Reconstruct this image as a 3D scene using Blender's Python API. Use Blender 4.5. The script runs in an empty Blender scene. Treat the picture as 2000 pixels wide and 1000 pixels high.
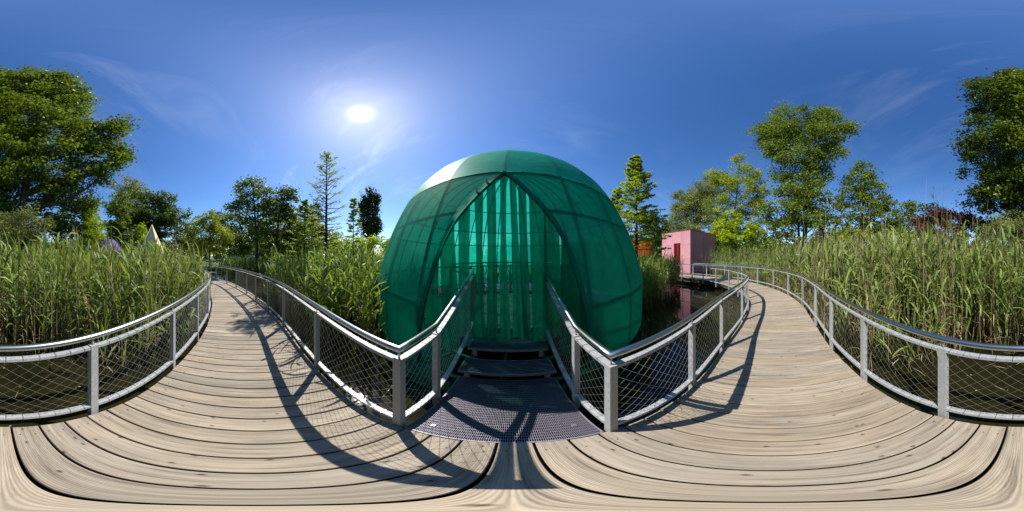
import bpy, math, random
import numpy as np
from mathutils import Vector, Matrix

# ------------------------------------------------------------------ camera, sky, sun, exposure
SC = bpy.context.scene
COL = SC.collection
R = math.radians
EYE = 1.65
cam_data = bpy.data.cameras.new('camera')
cam_data.type = 'PANO'
try:
    cam_data.panorama_type = 'EQUIRECTANGULAR'
except Exception:
    pass
try:
    cam_data.cycles.panorama_type = 'EQUIRECTANGULAR'
except Exception:
    pass
cam_data.clip_start = 0.02
cam_data.clip_end = 3000
cam = bpy.data.objects.new('camera', cam_data)
cam.location = (0, 0, EYE)
cam.rotation_euler = (R(90), 0, 0)
COL.objects.link(cam)
SC.camera = cam

SUN_AZ, SUN_EL = R(-53.1), R(50.0)
SUN_DIR = Vector((math.sin(SUN_AZ) * math.cos(SUN_EL), math.cos(SUN_AZ) * math.cos(SUN_EL), math.sin(SUN_EL)))
sun_data = bpy.data.lights.new('sun', 'SUN')
sun_data.energy = 5.0
sun_data.angle = R(0.5)
sun_data.color = (1.0, 0.94, 0.84)
sun = bpy.data.objects.new('sun', sun_data)
sun.rotation_euler = SUN_DIR.to_track_quat('Z', 'Y').to_euler()
sun.location = (-20, 15, 40)
COL.objects.link(sun)

world = bpy.data.worlds.new('World')
SC.world = world
world.use_nodes = True
wt = world.node_tree
for n in list(wt.nodes):
    wt.nodes.remove(n)


def build_world():
    N, L = wt.nodes, wt.links
    out = N.new('ShaderNodeOutputWorld')
    bg = N.new('ShaderNodeBackground')
    bg.inputs['Strength'].default_value = 0.125
    sky = N.new('ShaderNodeTexSky')
    sky.sky_type = 'NISHITA'
    sky.sun_disc = False
    sky.sun_elevation = SUN_EL
    sky.sun_rotation = SUN_AZ
    sky.altitude = 100
    sky.air_density = 1.0
    sky.dust_density = 0.22
    sky.ozone_density = 2.6
    hsv = N.new('ShaderNodeHueSaturation')
    hsv.inputs['Saturation'].default_value = 1.27
    hsv.inputs['Value'].default_value = 0.92
    hsv.inputs['Hue'].default_value = 0.508
    L.new(sky.outputs[0], hsv.inputs['Color'])
    tc = N.new('ShaderNodeTexCoord')
    # angle to the sun: disc and the hazy aureole around it
    dot = N.new('ShaderNodeVectorMath'); dot.operation = 'DOT_PRODUCT'
    nrm = N.new('ShaderNodeVectorMath'); nrm.operation = 'NORMALIZE'
    L.new(tc.outputs['Generated'], nrm.inputs[0])
    L.new(nrm.outputs[0], dot.inputs[0])
    dot.inputs[1].default_value = SUN_DIR

    def math_node(op, a, b=None, c=None, clamp=False):
        m = N.new('ShaderNodeMath'); m.operation = op; m.use_clamp = clamp
        for i, v in enumerate((a, b, c)):
            if v is None:
                continue
            if isinstance(v, (int, float)):
                m.inputs[i].default_value = v
            else:
                L.new(v, m.inputs[i])
        return m.outputs[0]
    d = math_node('MAXIMUM', dot.outputs['Value'], 0.0)
    g1 = math_node('MULTIPLY', math_node('POWER', d, 5.0), 0.62)
    g2 = math_node('MULTIPLY', math_node('POWER', d, 90.0), 0.4)
    g3 = math_node('MULTIPLY', math_node('POWER', d, 1500.0), 7.0)
    disc = math_node('MULTIPLY', math_node('POWER', d, 9000.0), 60.0)
    glow = math_node('ADD', math_node('ADD', g1, g2), math_node('ADD', g3, disc))
    gcol = N.new('ShaderNodeMix'); gcol.data_type = 'RGBA'; gcol.blend_type = 'MULTIPLY'
    gcol.inputs['Factor'].default_value = 1.0
    gcol.inputs['A'].default_value = (0.90, 0.95, 1.0, 1)
    comb = N.new('ShaderNodeCombineColor')
    for i in range(3):
        L.new(glow, comb.inputs[i])
    L.new(comb.outputs[0], gcol.inputs['B'])
    add = N.new('ShaderNodeMix'); add.data_type = 'RGBA'; add.blend_type = 'ADD'
    add.inputs['Factor'].default_value = 1.0
    L.new(hsv.outputs[0], add.inputs['A'])
    L.new(gcol.outputs['Result'], add.inputs['B'])
    # cirrus: streaky noise on a flat cloud layer (direction / height)
    sep = N.new('ShaderNodeSeparateXYZ')
    L.new(nrm.outputs[0], sep.inputs[0])
    zz = math_node('ADD', math_node('MAXIMUM', sep.outputs['Z'], 0.0), 0.16)
    cx = math_node('DIVIDE', sep.outputs['X'], zz)
    cy = math_node('DIVIDE', sep.outputs['Y'], zz)
    cmb = N.new('ShaderNodeCombineXYZ')
    L.new(cx, cmb.inputs[0]); L.new(cy, cmb.inputs[1])
    mp = N.new('ShaderNodeMapping')
    mp.inputs['Rotation'].default_value = (0, 0, R(35))
    mp.inputs['Scale'].default_value = (0.55, 1.7, 1)
    mp.inputs['Location'].default_value = (3.1, 1.7, 0)
    L.new(cmb.outputs[0], mp.inputs[0])
    n1 = N.new('ShaderNodeTexNoise')
    n1.inputs['Scale'].default_value = 2.3
    n1.inputs['Detail'].default_value = 9
    n1.inputs['Roughness'].default_value = 0.62
    n1.inputs['Distortion'].default_value = 0.8
    L.new(mp.outputs[0], n1.inputs['Vector'])
    n2 = N.new('ShaderNodeTexNoise')
    n2.inputs['Scale'].default_value = 0.7
    n2.inputs['Detail'].default_value = 3
    L.new(cmb.outputs[0], n2.inputs['Vector'])
    r1 = N.new('ShaderNodeMapRange'); r1.inputs[1].default_value = 0.5; r1.inputs[2].default_value = 0.86
    L.new(n1.outputs[0], r1.inputs[0])
    r2 = N.new('ShaderNodeMapRange'); r2.inputs[1].default_value = 0.42; r2.inputs[2].default_value = 0.68
    L.new(n2.outputs[0], r2.inputs[0])
    cl = math_node('MULTIPLY', r1.outputs[0], r2.outputs[0])
    cl = math_node('MULTIPLY', cl, math_node('ADD', math_node('MULTIPLY', math_node('POWER', d, 4.0), 0.5), 0.10))
    cl = math_node('MINIMUM', cl, 0.7)
    mix = N.new('ShaderNodeMix'); mix.data_type = 'RGBA'
    L.new(cl, mix.inputs['Factor'])
    L.new(add.outputs['Result'], mix.inputs['A'])
    mix.inputs['B'].default_value = (7.5, 7.8, 8.4, 1)
    L.new(mix.outputs['Result'], bg.inputs['Color'])
    L.new(bg.outputs[0], out.inputs[0])


build_world()
SC.view_settings.view_transform = 'Standard'
SC.view_settings.look = 'None'
SC.view_settings.gamma = 1
SC.view_settings.use_curve_mapping = False
SC.view_settings.exposure = 0.6
SC.render.engine = 'CYCLES'
SC.cycles.max_bounces = 7
SC.cycles.diffuse_bounces = 3
SC.cycles.glossy_bounces = 3
SC.cycles.transmission_bounces = 4
SC.cycles.transparent_max_bounces = 14
SC.cycles.caustics_reflective = False
SC.cycles.caustics_refractive = False
SC.cycles.use_denoising = True
SC.cycles.sample_clamp_indirect = 6.0

rng = np.random.default_rng(7)
random.seed(7)

# ------------------------------------------------------------------ helpers


def direction(px, py):
    return R((px - 1000) * 0.18), R((500 - py) * 0.18)


def at(px, py, d):
    a, e = direction(px, py)
    return np.array([d * math.sin(a), d * math.cos(a), EYE + d * math.tan(e)])


def link(o, parent=None):
    COL.objects.link(o)
    if parent is not None:
        o.parent = parent
    return o


def tag(o, label=None, category=None, group=None, kind=None):
    if label:
        o['label'] = label
    if category:
        o['category'] = category
    if group:
        o['group'] = group
    if kind:
        o['kind'] = kind
    return o


def empty(name, loc=(0, 0, 0)):
    o = bpy.data.objects.new(name, None)
    o.location = loc
    o.empty_display_size = 0.2
    return link(o)


def mesh_obj(name, verts, faces, mat, parent=None, smooth=False, midx=None, tint=None, loc=None):
    me = bpy.data.meshes.new(name)
    verts = np.asarray(verts, dtype=np.float32)
    if loc is not None:
        verts = verts - np.asarray(loc, dtype=np.float32)
    if isinstance(faces, np.ndarray):
        nf, k = faces.shape
        me.vertices.add(len(verts))
        me.vertices.foreach_set('co', verts.ravel())
        me.loops.add(nf * k)
        me.loops.foreach_set('vertex_index', faces.astype(np.int32).ravel())
        me.polygons.add(nf)
        me.polygons.foreach_set('loop_start', np.arange(0, nf * k, k, dtype=np.int32))
        me.polygons.foreach_set('loop_total', np.full(nf, k, dtype=np.int32))
    else:
        me.from_pydata([tuple(map(float, v)) for v in verts], [], faces)
    for m in (mat if isinstance(mat, (list, tuple)) else [mat]):
        me.materials.append(m)
    if midx is not None:
        me.polygons.foreach_set('material_index', np.asarray(midx, dtype=np.int32))
    if tint is not None:
        at_ = me.attributes.new('tint', 'FLOAT', 'POINT')
        at_.data.foreach_set('value', np.asarray(tint, dtype=np.float32))
    me.update(calc_edges=True)
    if smooth:
        me.polygons.foreach_set('use_smooth', np.ones(len(me.polygons), dtype=bool))
    o = bpy.data.objects.new(name, me)
    if loc is not None:
        o.location = loc
    return link(o, parent)


class MB:
    """collects simple shapes into one mesh"""

    def __init__(self):
        self.v, self.f = [], []

    def add(self, vs, fs):
        b = len(self.v)
        self.v += [tuple(map(float, x)) for x in vs]
        self.f += [tuple(b + i for i in q) for q in fs]

    def box(self, c, half, ax=(1, 0, 0), ay=(0, 1, 0), az=(0, 0, 1)):
        c = np.array(c, float); ax, ay, az = (np.array(a, float) for a in (ax, ay, az))
        vs = [c + sx * half[0] * ax + sy * half[1] * ay + sz * half[2] * az for sz in (-1, 1) for sx, sy in ((-1, -1), (1, -1), (1, 1), (-1, 1))]
        self.add(vs, [(3, 2, 1, 0), (4, 5, 6, 7), (0, 1, 5, 4), (1, 2, 6, 5), (2, 3, 7, 6), (3, 0, 4, 7)])

    def tube(self, pts, rad, sides=8, caps=True):
        pts = [np.array(p, float) for p in pts]
        n = len(pts)
        rads = rad if hasattr(rad, '__len__') else [rad] * n
        rings = []
        ref = np.array([0.0, 0, 1])
        for i, p in enumerate(pts):
            t = pts[min(i + 1, n - 1)] - pts[max(i - 1, 0)]
            t = t / (np.linalg.norm(t) + 1e-9)
            rf = ref if abs(t[2]) < 0.93 else np.array([1.0, 0, 0])
            s = np.cross(t, rf); s /= np.linalg.norm(s) + 1e-9
            u = np.cross(s, t)
            rings.append([p + rads[i] * (math.cos(a) * s + math.sin(a) * u) for a in np.linspace(0, 2 * math.pi, sides, endpoint=False)])
        vs = [v for r_ in rings for v in r_]
        fs = []
        for i in range(n - 1):
            for k in range(sides):
                a, b = i * sides + k, i * sides + (k + 1) % sides
                fs.append((a, b, b + sides, a + sides))
        if caps:
            fs.append(tuple(range(sides - 1, -1, -1)))
            fs.append(tuple((n - 1) * sides + k for k in range(sides)))
        self.add(vs, fs)

    def sweep(self, pts, prof):
        """prof: list of (side, up); mitred polyline"""
        pts = [np.array(p, float) for p in pts]
        n = len(pts)
        vs, k = [], len(prof)
        for i, p in enumerate(pts):
            t1 = pts[i] - pts[i - 1] if i > 0 else pts[1] - pts[0]
            t2 = pts[i + 1] - pts[i] if i < n - 1 else pts[-1] - pts[-2]
            h1, h2 = t1[:2] / (np.linalg.norm(t1[:2]) + 1e-9), t2[:2] / (np.linalg.norm(t2[:2]) + 1e-9)
            h = h1 + h2; h /= np.linalg.norm(h) + 1e-9
            c = max(0.35, float(h @ h1))
            side = np.array([h[1], -h[0], 0]) / c
            for (su, up) in prof:
                vs.append(p + side * su + np.array([0, 0, up]))
        fs = []
        for i in range(n - 1):
            for j in range(k):
                a, b = i * k + j, i * k + (j + 1) % k
                fs.append((a, a + k, b + k, b))
        fs.append(tuple(range(k)))
        fs.append(tuple((n - 1) * k + j for j in range(k - 1, -1, -1)))
        self.add(vs, fs)

    def build(self, name, mat, parent=None, smooth=False):
        return mesh_obj(name, self.v, self.f, mat, parent, smooth)


def circle_prof(r, n=12):
    return [(r * math.cos(a), r * math.sin(a)) for a in np.linspace(0, 2 * math.pi, n, endpoint=False)]


def rect_prof(w, h):
    return [(-w, -h), (w, -h), (w, h), (-w, h)]


def catmull(pts, step=0.12):
    pts = [np.array(p, float) for p in pts]
    P = [2 * pts[0] - pts[1]] + pts + [2 * pts[-1] - pts[-2]]
    out = []
    for i in range(1, len(P) - 2):
        p0, p1, p2, p3 = P[i - 1:i + 3]
        n = max(2, int(np.linalg.norm(p2 - p1) / step))
        for t in np.linspace(0, 1, n, endpoint=False):
            out.append(0.5 * (2 * p1 + (p2 - p0) * t + (2 * p0 - 5 * p1 + 4 * p2 - p3) * t * t + (3 * p1 - p0 - 3 * p2 + p3) * t ** 3))
    out.append(pts[-1])
    return np.array(out)


class Curve:
    def __init__(self, pts):
        self.p = np.asarray(pts, float)
        self.s = np.concatenate([[0], np.cumsum(np.linalg.norm(np.diff(self.p, axis=0), axis=1))])
        self.L = self.s[-1]

    def __call__(self, s):
        return np.array([np.interp(s, self.s, self.p[:, i]) for i in range(self.p.shape[1])]).T

    def tan(self, s):
        t = self(min(s + 0.05, self.L)) - self(max(s - 0.05, 0))
        return t / np.linalg.norm(t)

    def nearest(self, q):
        return self.s[np.argmin(((self.p[:, :2] - np.asarray(q)[:2]) ** 2).sum(1))]


# ------------------------------------------------------------------ materials
def new_mat(name):
    m = bpy.data.materials.new(name)
    m.use_nodes = True
    nt = m.node_tree
    bs = nt.nodes['Principled BSDF']
    return m, nt, bs


def nd(nt, t, **kw):
    n = nt.nodes.new(t)
    for k, v in kw.items():
        setattr(n, k, v)
    return n


def ramp(nt, fac, stops):
    r_ = nt.nodes.new('ShaderNodeValToRGB')
    e = r_.color_ramp.elements
    while len(e) < len(stops):
        e.new(0.5)
    for i, (p, c) in enumerate(stops):
        e[i].position = p
        e[i].color = (*c, 1)
    nt.links.new(fac, r_.inputs[0])
    return r_.outputs[0]


def noise(nt, vec, scale, detail=4, rough=0.55):
    n = nt.nodes.new('ShaderNodeTexNoise')
    n.inputs['Scale'].default_value = scale
    n.inputs['Detail'].default_value = detail
    n.inputs['Roughness'].default_value = rough
    if vec is not None:
        nt.links.new(vec, n.inputs['Vector'])
    return n.outputs[0]


def mapping(nt, vec, scale=(1, 1, 1), loc=(0, 0, 0)):
    m = nt.nodes.new('ShaderNodeMapping')
    m.inputs['Scale'].default_value = scale
    m.inputs['Location'].default_value = loc
    nt.links.new(vec, m.inputs[0])
    return m.outputs[0]


def mixc(nt, fac, a, b, mode='MIX'):
    m = nt.nodes.new('ShaderNodeMix')
    m.data_type = 'RGBA'
    m.blend_type = mode
    for sock, v in (('Factor', fac), ('A', a), ('B', b)):
        if isinstance(v, (int, float)):
            m.inputs[sock].default_value = v
        elif isinstance(v, tuple):
            m.inputs[sock].default_value = (*v, 1)
        else:
            nt.links.new(v, m.inputs[sock])
    return m.outputs['Result']


def bump(nt, bs, height, strength=0.3, dist=0.01):
    b = nt.nodes.new('ShaderNodeBump')
    b.inputs['Strength'].default_value = strength
    b.inputs['Distance'].default_value = dist
    nt.links.new(height, b.inputs['Height'])
    nt.links.new(b.outputs[0], bs.inputs['Normal'])


def mat_wood():
    m, nt, bs = new_mat('weathered_larch')
    tc = nd(nt, 'ShaderNodeTexCoord'); oi = nd(nt, 'ShaderNodeObjectInfo')
    off = nd(nt, 'ShaderNodeVectorMath', operation='SCALE')
    off.inputs[0].default_value = (7.3, 31.7, 3.1)
    nt.links.new(oi.outputs['Random'], off.inputs['Scale'])
    ad = nd(nt, 'ShaderNodeVectorMath', operation='ADD')
    nt.links.new(tc.outputs['Object'], ad.inputs[0]); nt.links.new(off.outputs[0], ad.inputs[1])
    grain = noise(nt, mapping(nt, ad.outputs[0], (46, 1.5, 10)), 1.0, 6, 0.75)
    streak = noise(nt, mapping(nt, ad.outputs[0], (22, 0.9, 4), (3, 9, 1)), 1.0, 6, 0.7)
    broad = noise(nt, mapping(nt, ad.outputs[0], (5, 0.9, 4)), 1.6, 4, 0.6)
    c1 = ramp(nt, grain, [(0.34, (0.15, 0.13, 0.105)), (0.47, (0.31, 0.275, 0.228)), (0.64, (0.41, 0.372, 0.318))])
    c2 = ramp(nt, broad, [(0.3, (0.80, 0.78, 0.75)), (0.55, (1.0, 0.98, 0.95)), (0.75, (1.14, 1.07, 0.98))])
    c = mixc(nt, 1.0, c1, c2, 'MULTIPLY')
    c = mixc(nt, ramp(nt, streak, [(0.50, (0, 0, 0)), (0.66, (0.5, 0.5, 0.5))]), c, (0.21, 0.19, 0.165))
    pr = ramp(nt, oi.outputs['Random'], [(0.0, (0.70, 0.69, 0.68)), (0.2, (1.04, 1.0, 0.93)), (0.4, (0.82, 0.81, 0.80)), (0.6, (1.12, 1.09, 1.05)), (0.8, (0.92, 0.86, 0.77)), (1.0, (1.0, 0.99, 0.98))])
    c = mixc(nt, 1.0, c, pr, 'MULTIPLY')
    # knots: dark small rings scattered along the boards
    vo = nd(nt, 'ShaderNodeTexVoronoi', voronoi_dimensions='2D')
    vo.inputs['Scale'].default_value = 1.0
    nt.links.new(mapping(nt, ad.outputs[0], (9.0, 5.0, 3)), vo.inputs['Vector'])
    kn = ramp(nt, vo.outputs['Distance'], [(0.0, (0.14, 0.11, 0.09)), (0.045, (0.45, 0.38, 0.32)), (0.105, (1, 1, 1))])
    sel = nd(nt, 'ShaderNodeSeparateColor'); nt.links.new(vo.outputs['Color'], sel.inputs[0])
    has = nd(nt, 'ShaderNodeMath', operation='GREATER_THAN'); has.inputs[1].default_value = 0.74
    nt.links.new(sel.outputs[0], has.inputs[0])
    c = mixc(nt, has.outputs[0], c, mixc(nt, 1.0, c, kn, 'MULTIPLY'))
    # grey lichen / dirt patches
    geo = nd(nt, 'ShaderNodeNewGeometry')
    dirt = noise(nt, geo.outputs['Position'], 3.2, 6, 0.7)
    dm = ramp(nt, dirt, [(0.5, (0, 0, 0)), (0.72, (1, 1, 1))])
    c = mixc(nt, dm, c, mixc(nt, 0.55, c, (0.23, 0.21, 0.18)))
    nt.links.new(c, bs.inputs['Base Color'])
    bs.inputs['Roughness'].default_value = 0.72
    bs.inputs['Specular IOR Level'].default_value = 0.3
    wv = nd(nt, 'ShaderNodeTexWave')
    wv.bands_direction = 'X'
    wv.inputs['Scale'].default_value = 36
    wv.inputs['Distortion'].default_value = 0.6
    nt.links.new(tc.outputs['Object'], wv.inputs['Vector'])
    hh = nd(nt, 'ShaderNodeMath', operation='ADD')
    nt.links.new(wv.outputs['Fac'], hh.inputs[0]); nt.links.new(grain, hh.inputs[1])
    bump(nt, bs, hh.outputs[0], 0.3, 0.003)
    return m


def mat_metal(name, col, rough, metallic=1.0, spangle=0.0):
    m, nt, bs = new_mat(name)
    geo = nd(nt, 'ShaderNodeNewGeometry')
    n1 = noise(nt, geo.outputs['Position'], 55, 3)
    n2 = noise(nt, geo.outputs['Position'], 6, 5)
    lo = tuple(x * (1 - spangle) for x in col)
    c = ramp(nt, n1, [(0.35, lo), (0.65, col)])
    c = mixc(nt, ramp(nt, n2, [(0.45, (0, 0, 0)), (0.75, (0.5, 0.5, 0.5))]), c, tuple(x * 0.7 for x in col))
    nt.links.new(c, bs.inputs['Base Color'])
    bs.inputs['Metallic'].default_value = metallic
    if spangle:
        rr = ramp(nt, n1, [(0.3, (rough * 0.8,) * 3), (0.7, (rough * 1.25,) * 3)])
        nt.links.new(rr, bs.inputs['Roughness'])
    else:
        bs.inputs['Roughness'].default_value = rough
    return m


def mat_leaf(name, stops, transl=0.35, rough=0.5):
    m, nt, bs = new_mat(name)
    a = nd(nt, 'ShaderNodeAttribute'); a.attribute_name = 'tint'
    c = ramp(nt, a.outputs['Fac'], stops)
    nt.links.new(c, bs.inputs['Base Color'])
    bs.inputs['Roughness'].default_value = rough
    bs.inputs['Specular IOR Level'].default_value = 0.2
    tr = nd(nt, 'ShaderNodeBsdfTranslucent')
    nt.links.new(mixc(nt, 1.0, c, (1.25, 1.25, 0.55), 'MULTIPLY'), tr.inputs[0])
    mx = nd(nt, 'ShaderNodeMixShader')
    mx.inputs[0].default_value = transl
    nt.links.new(bs.outputs[0], mx.inputs[1]); nt.links.new(tr.outputs[0], mx.inputs[2])
    nt.links.new(mx.outputs[0], nt.nodes['Material Output'].inputs[0])
    return m


def mat_fabric(name, col, holes=0.25, transl=0.45, hole_col=None, vary=0.15, rough=0.55, sheen=0.0):
    m, nt, bs = new_mat(name)
    geo = nd(nt, 'ShaderNodeNewGeometry'); oi = nd(nt, 'ShaderNodeObjectInfo')
    n1 = noise(nt, geo.outputs['Position'], 2.2, 4)
    n3 = noise(nt, mapping(nt, geo.outputs['Position'], (70, 70, 260)), 1.0, 2)
    c = ramp(nt, n1, [(0.3, tuple(x * (1 - vary) for x in col)), (0.7, tuple(x * (1 + vary) for x in col))])
    c = mixc(nt, 1.0, c, ramp(nt, oi.outputs['Random'], [(0, (0.82,) * 3), (1, (1.12,) * 3)]), 'MULTIPLY')
    c = mixc(nt, 1.0, c, ramp(nt, n3, [(0.3, (0.8,) * 3), (0.7, (1.15,) * 3)]), 'MULTIPLY')
    nt.links.new(c, bs.inputs['Base Color'])
    bs.inputs['Roughness'].default_value = rough
    bs.inputs['Specular IOR Level'].default_value = 0.22
    bs.inputs['Sheen Weight'].default_value = sheen
    bs.inputs['Sheen Roughness'].default_value = 0.8
    bs.inputs['Sheen Tint'].default_value = (1.0, 0.72, 0.76, 1)
    tr = nd(nt, 'ShaderNodeBsdfTranslucent'); nt.links.new(c, tr.inputs[0])
    mx = nd(nt, 'ShaderNodeMixShader'); mx.inputs[0].default_value = transl
    nt.links.new(bs.outputs[0], mx.inputs[1]); nt.links.new(tr.outputs[0], mx.inputs[2])
    tp = nd(nt, 'ShaderNodeBsdfTransparent'); tp.inputs[0].default_value = (*(hole_col or (1, 1, 1)), 1)
    m2 = nd(nt, 'ShaderNodeMixShader'); m2.inputs[0].default_value = holes
    nt.links.new(mx.outputs[0], m2.inputs[1]); nt.links.new(tp.outputs[0], m2.inputs[2])
    nt.links.new(m2.outputs[0], nt.nodes['Material Output'].inputs[0])
    return m


def mat_plain(name, col, rough=0.6, vary=0.25, scale=4.0):
    m, nt, bs = new_mat(name)
    geo = nd(nt, 'ShaderNodeNewGeometry')
    n1 = noise(nt, geo.outputs['Position'], scale, 6, 0.65)
    c = ramp(nt, n1, [(0.3, tuple(x * (1 - vary) for x in col)), (0.7, tuple(min(1, x * (1 + vary)) for x in col))])
    nt.links.new(c, bs.inputs['Base Color'])
    bs.inputs['Roughness'].default_value = rough
    return m


def mat_bark(name, col):
    m, nt, bs = new_mat(name)
    tc = nd(nt, 'ShaderNodeTexCoord')
    n1 = noise(nt, mapping(nt, tc.outputs['Object'], (9, 9, 1.6)), 1.5, 6, 0.7)
    c = ramp(nt, n1, [(0.3, tuple(x * 0.45 for x in col)), (0.7, tuple(x * 1.3 for x in col))])
    nt.links.new(c, bs.inputs['Base Color'])
    bs.inputs['Roughness'].default_value = 0.9
    bump(nt, bs, n1, 0.6, 0.03)
    return m


def mat_water():
    m, nt, bs = new_mat('pond_water')
    geo = nd(nt, 'ShaderNodeNewGeometry')
    n1 = noise(nt, geo.outputs['Position'], 0.5, 5, 0.6)
    c = ramp(nt, n1, [(0.35, (0.007, 0.008, 0.003)), (0.6, (0.018, 0.017, 0.007)), (0.75, (0.032, 0.031, 0.010))])
    sp = nd(nt, 'ShaderNodeTexVoronoi', voronoi_dimensions='2D'); sp.inputs['Scale'].default_value = 16
    nt.links.new(geo.outputs['Position'], sp.inputs['Vector'])
    spm = ramp(nt, sp.outputs['Distance'], [(0.0, (1, 1, 1)), (0.07, (0, 0, 0))])
    big = ramp(nt, noise(nt, geo.outputs['Position'], 0.9, 3), [(0.5, (0, 0, 0)), (0.68, (1, 1, 1))])
    c = mixc(nt, mixc(nt, 1.0, spm, big, 'MULTIPLY'), c, (0.22, 0.20, 0.10))
    nt.links.new(c, bs.inputs['Base Color'])
    bs.inputs['Roughness'].default_value = 0.05
    bs.inputs['IOR'].default_value = 1.33
    bs.inputs['Specular IOR Level'].default_value = 0.5
    bump(nt, bs, noise(nt, geo.outputs['Position'], 2.5, 3), 0.06, 0.03)
    return m


def mat_ground():
    m, nt, bs = new_mat('meadow_ground')
    geo = nd(nt, 'ShaderNodeNewGeometry')
    n1 = noise(nt, geo.outputs['Position'], 0.25, 6, 0.65)
    n2 = noise(nt, geo.outputs['Position'], 5, 5, 0.7)
    c = ramp(nt, n1, [(0.3, (0.05, 0.075, 0.018)), (0.55, (0.085, 0.15, 0.025)), (0.75, (0.13, 0.20, 0.04))])
    c = mixc(nt, 1.0, c, ramp(nt, n2, [(0.3, (0.6, 0.6, 0.55)), (0.7, (1.2, 1.2, 1.1))]), 'MULTIPLY')
    nt.links.new(c, bs.inputs['Base Color'])
    bs.inputs['Roughness'].default_value = 0.95
    bump(nt, bs, n2, 0.8, 0.08)
    return m


M_WOOD = mat_wood()
M_GALV = mat_metal('galvanised_steel', (0.42, 0.44, 0.46), 0.60, 0.25, 0.22)
M_STEEL = mat_metal('brushed_stainless_steel', (0.50, 0.50, 0.49), 0.30, 1.0, 0.0)
M_WIRE = mat_metal('wire_rope_steel', (0.50, 0.48, 0.43), 0.35, 0.8, 0.1)
M_GRATE = mat_metal('grating_steel', (0.27, 0.26, 0.32), 0.5, 0.5, 0.15)
M_BEAM = mat_plain('dark_beam_steel', (0.06, 0.058, 0.055), 0.7)
M_PIER = mat_plain('pier_timber', (0.16, 0.12, 0.08), 0.85)
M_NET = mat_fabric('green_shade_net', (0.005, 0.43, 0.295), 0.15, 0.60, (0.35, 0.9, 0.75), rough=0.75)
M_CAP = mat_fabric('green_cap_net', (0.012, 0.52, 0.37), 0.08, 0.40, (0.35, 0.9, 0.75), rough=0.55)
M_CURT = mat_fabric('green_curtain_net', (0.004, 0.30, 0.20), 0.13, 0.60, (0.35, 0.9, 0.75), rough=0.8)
M_FRAME = mat_plain('dark_green_frame', (0.010, 0.095, 0.070), 0.6)
M_FRAMEG = mat_plain('green_base_frame', (0.012, 0.16, 0.085), 0.5)
M_RED = mat_fabric('rose_red_shade_net', (0.56, 0.245, 0.28), 0.03, 0.06, (0.9, 0.4, 0.45), 0.06, 0.6, 0.3)
M_REDC = mat_fabric('red_curtain_net', (0.62, 0.02, 0.03), 0.08, 0.45, (0.9, 0.2, 0.2), 0.2)
M_REDF = mat_plain('red_frame', (0.30, 0.05, 0.04), 0.5)
M_ORANGE = mat_fabric('orange_shade_net', (0.62, 0.12, 0.015), 0.10, 0.35, (1, 0.5, 0.2), 0.08)
M_PURPLE = mat_fabric('purple_shade_net', (0.20, 0.10, 0.46), 0.06, 0.3, (0.7, 0.6, 1), 0.08)
M_YELLOW = mat_fabric('yellow_shade_net', (0.74, 0.66, 0.44), 0.04, 0.2, (1, 0.9, 0.5), 0.08)
M_WATER = mat_water()
M_GROUND = mat_ground()
M_REED = mat_leaf('reed_leaf', [(0.0, (0.08, 0.125, 0.03)), (0.4, (0.18, 0.262, 0.058)), (0.8, (0.29, 0.355, 0.105)), (1.0, (0.43, 0.40, 0.21))], 0.38, 0.42)
M_STALK = mat_leaf('reed_stalk', [(0.0, (0.10, 0.16, 0.035)), (0.6, (0.20, 0.23, 0.07)), (1.0, (0.34, 0.30, 0.13))], 0.15, 0.6)
M_DRY = mat_leaf('dry_reed', [(0.0, (0.26, 0.19, 0.10)), (0.6, (0.42, 0.33, 0.19)), (1.0, (0.56, 0.47, 0.31))], 0.15, 0.7)
M_BARK = mat_bark('brown_bark', (0.11, 0.085, 0.06))
M_BARKD = mat_bark('dark_bark', (0.055, 0.045, 0.035))


def leafset(name, mid, warm=1.0, transl=0.36):
    mid = (mid[0] * 1.85, mid[1] * 1.62, mid[2] * 1.3)
    d = tuple(x * 0.42 for x in mid)
    b = (mid[0] * 1.5 * warm, mid[1] * 1.4, mid[2] * 1.25)
    return mat_leaf(name, [(0.0, d), (0.45, mid), (1.0, b)], transl)


L_OAK = leafset('maple_leaf', (0.080, 0.128, 0.022))
L_DEEP = leafset('deep_green_leaf', (0.050, 0.085, 0.020))
L_MID = leafset('mid_green_leaf', (0.085, 0.135, 0.030))
L_GREY = leafset('grey_willow_leaf', (0.125, 0.165, 0.075), 0.95)
L_YEL = leafset('yellow_green_leaf', (0.155, 0.215, 0.025))
L_LIME = leafset('lime_leaf', (0.19, 0.28, 0.022), 1.0, 0.45)
L_CYP = leafset('cypress_needle', (0.15, 0.225, 0.030), 1.0, 0.5)
L_DARK = leafset('dark_poplar_leaf', (0.028, 0.050, 0.016))
L_RED = leafset('copper_leaf', (0.055, 0.022, 0.022), 1.0, 0.25)

# ------------------------------------------------------------------ ground and water
WATER_Z = -0.45


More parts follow.
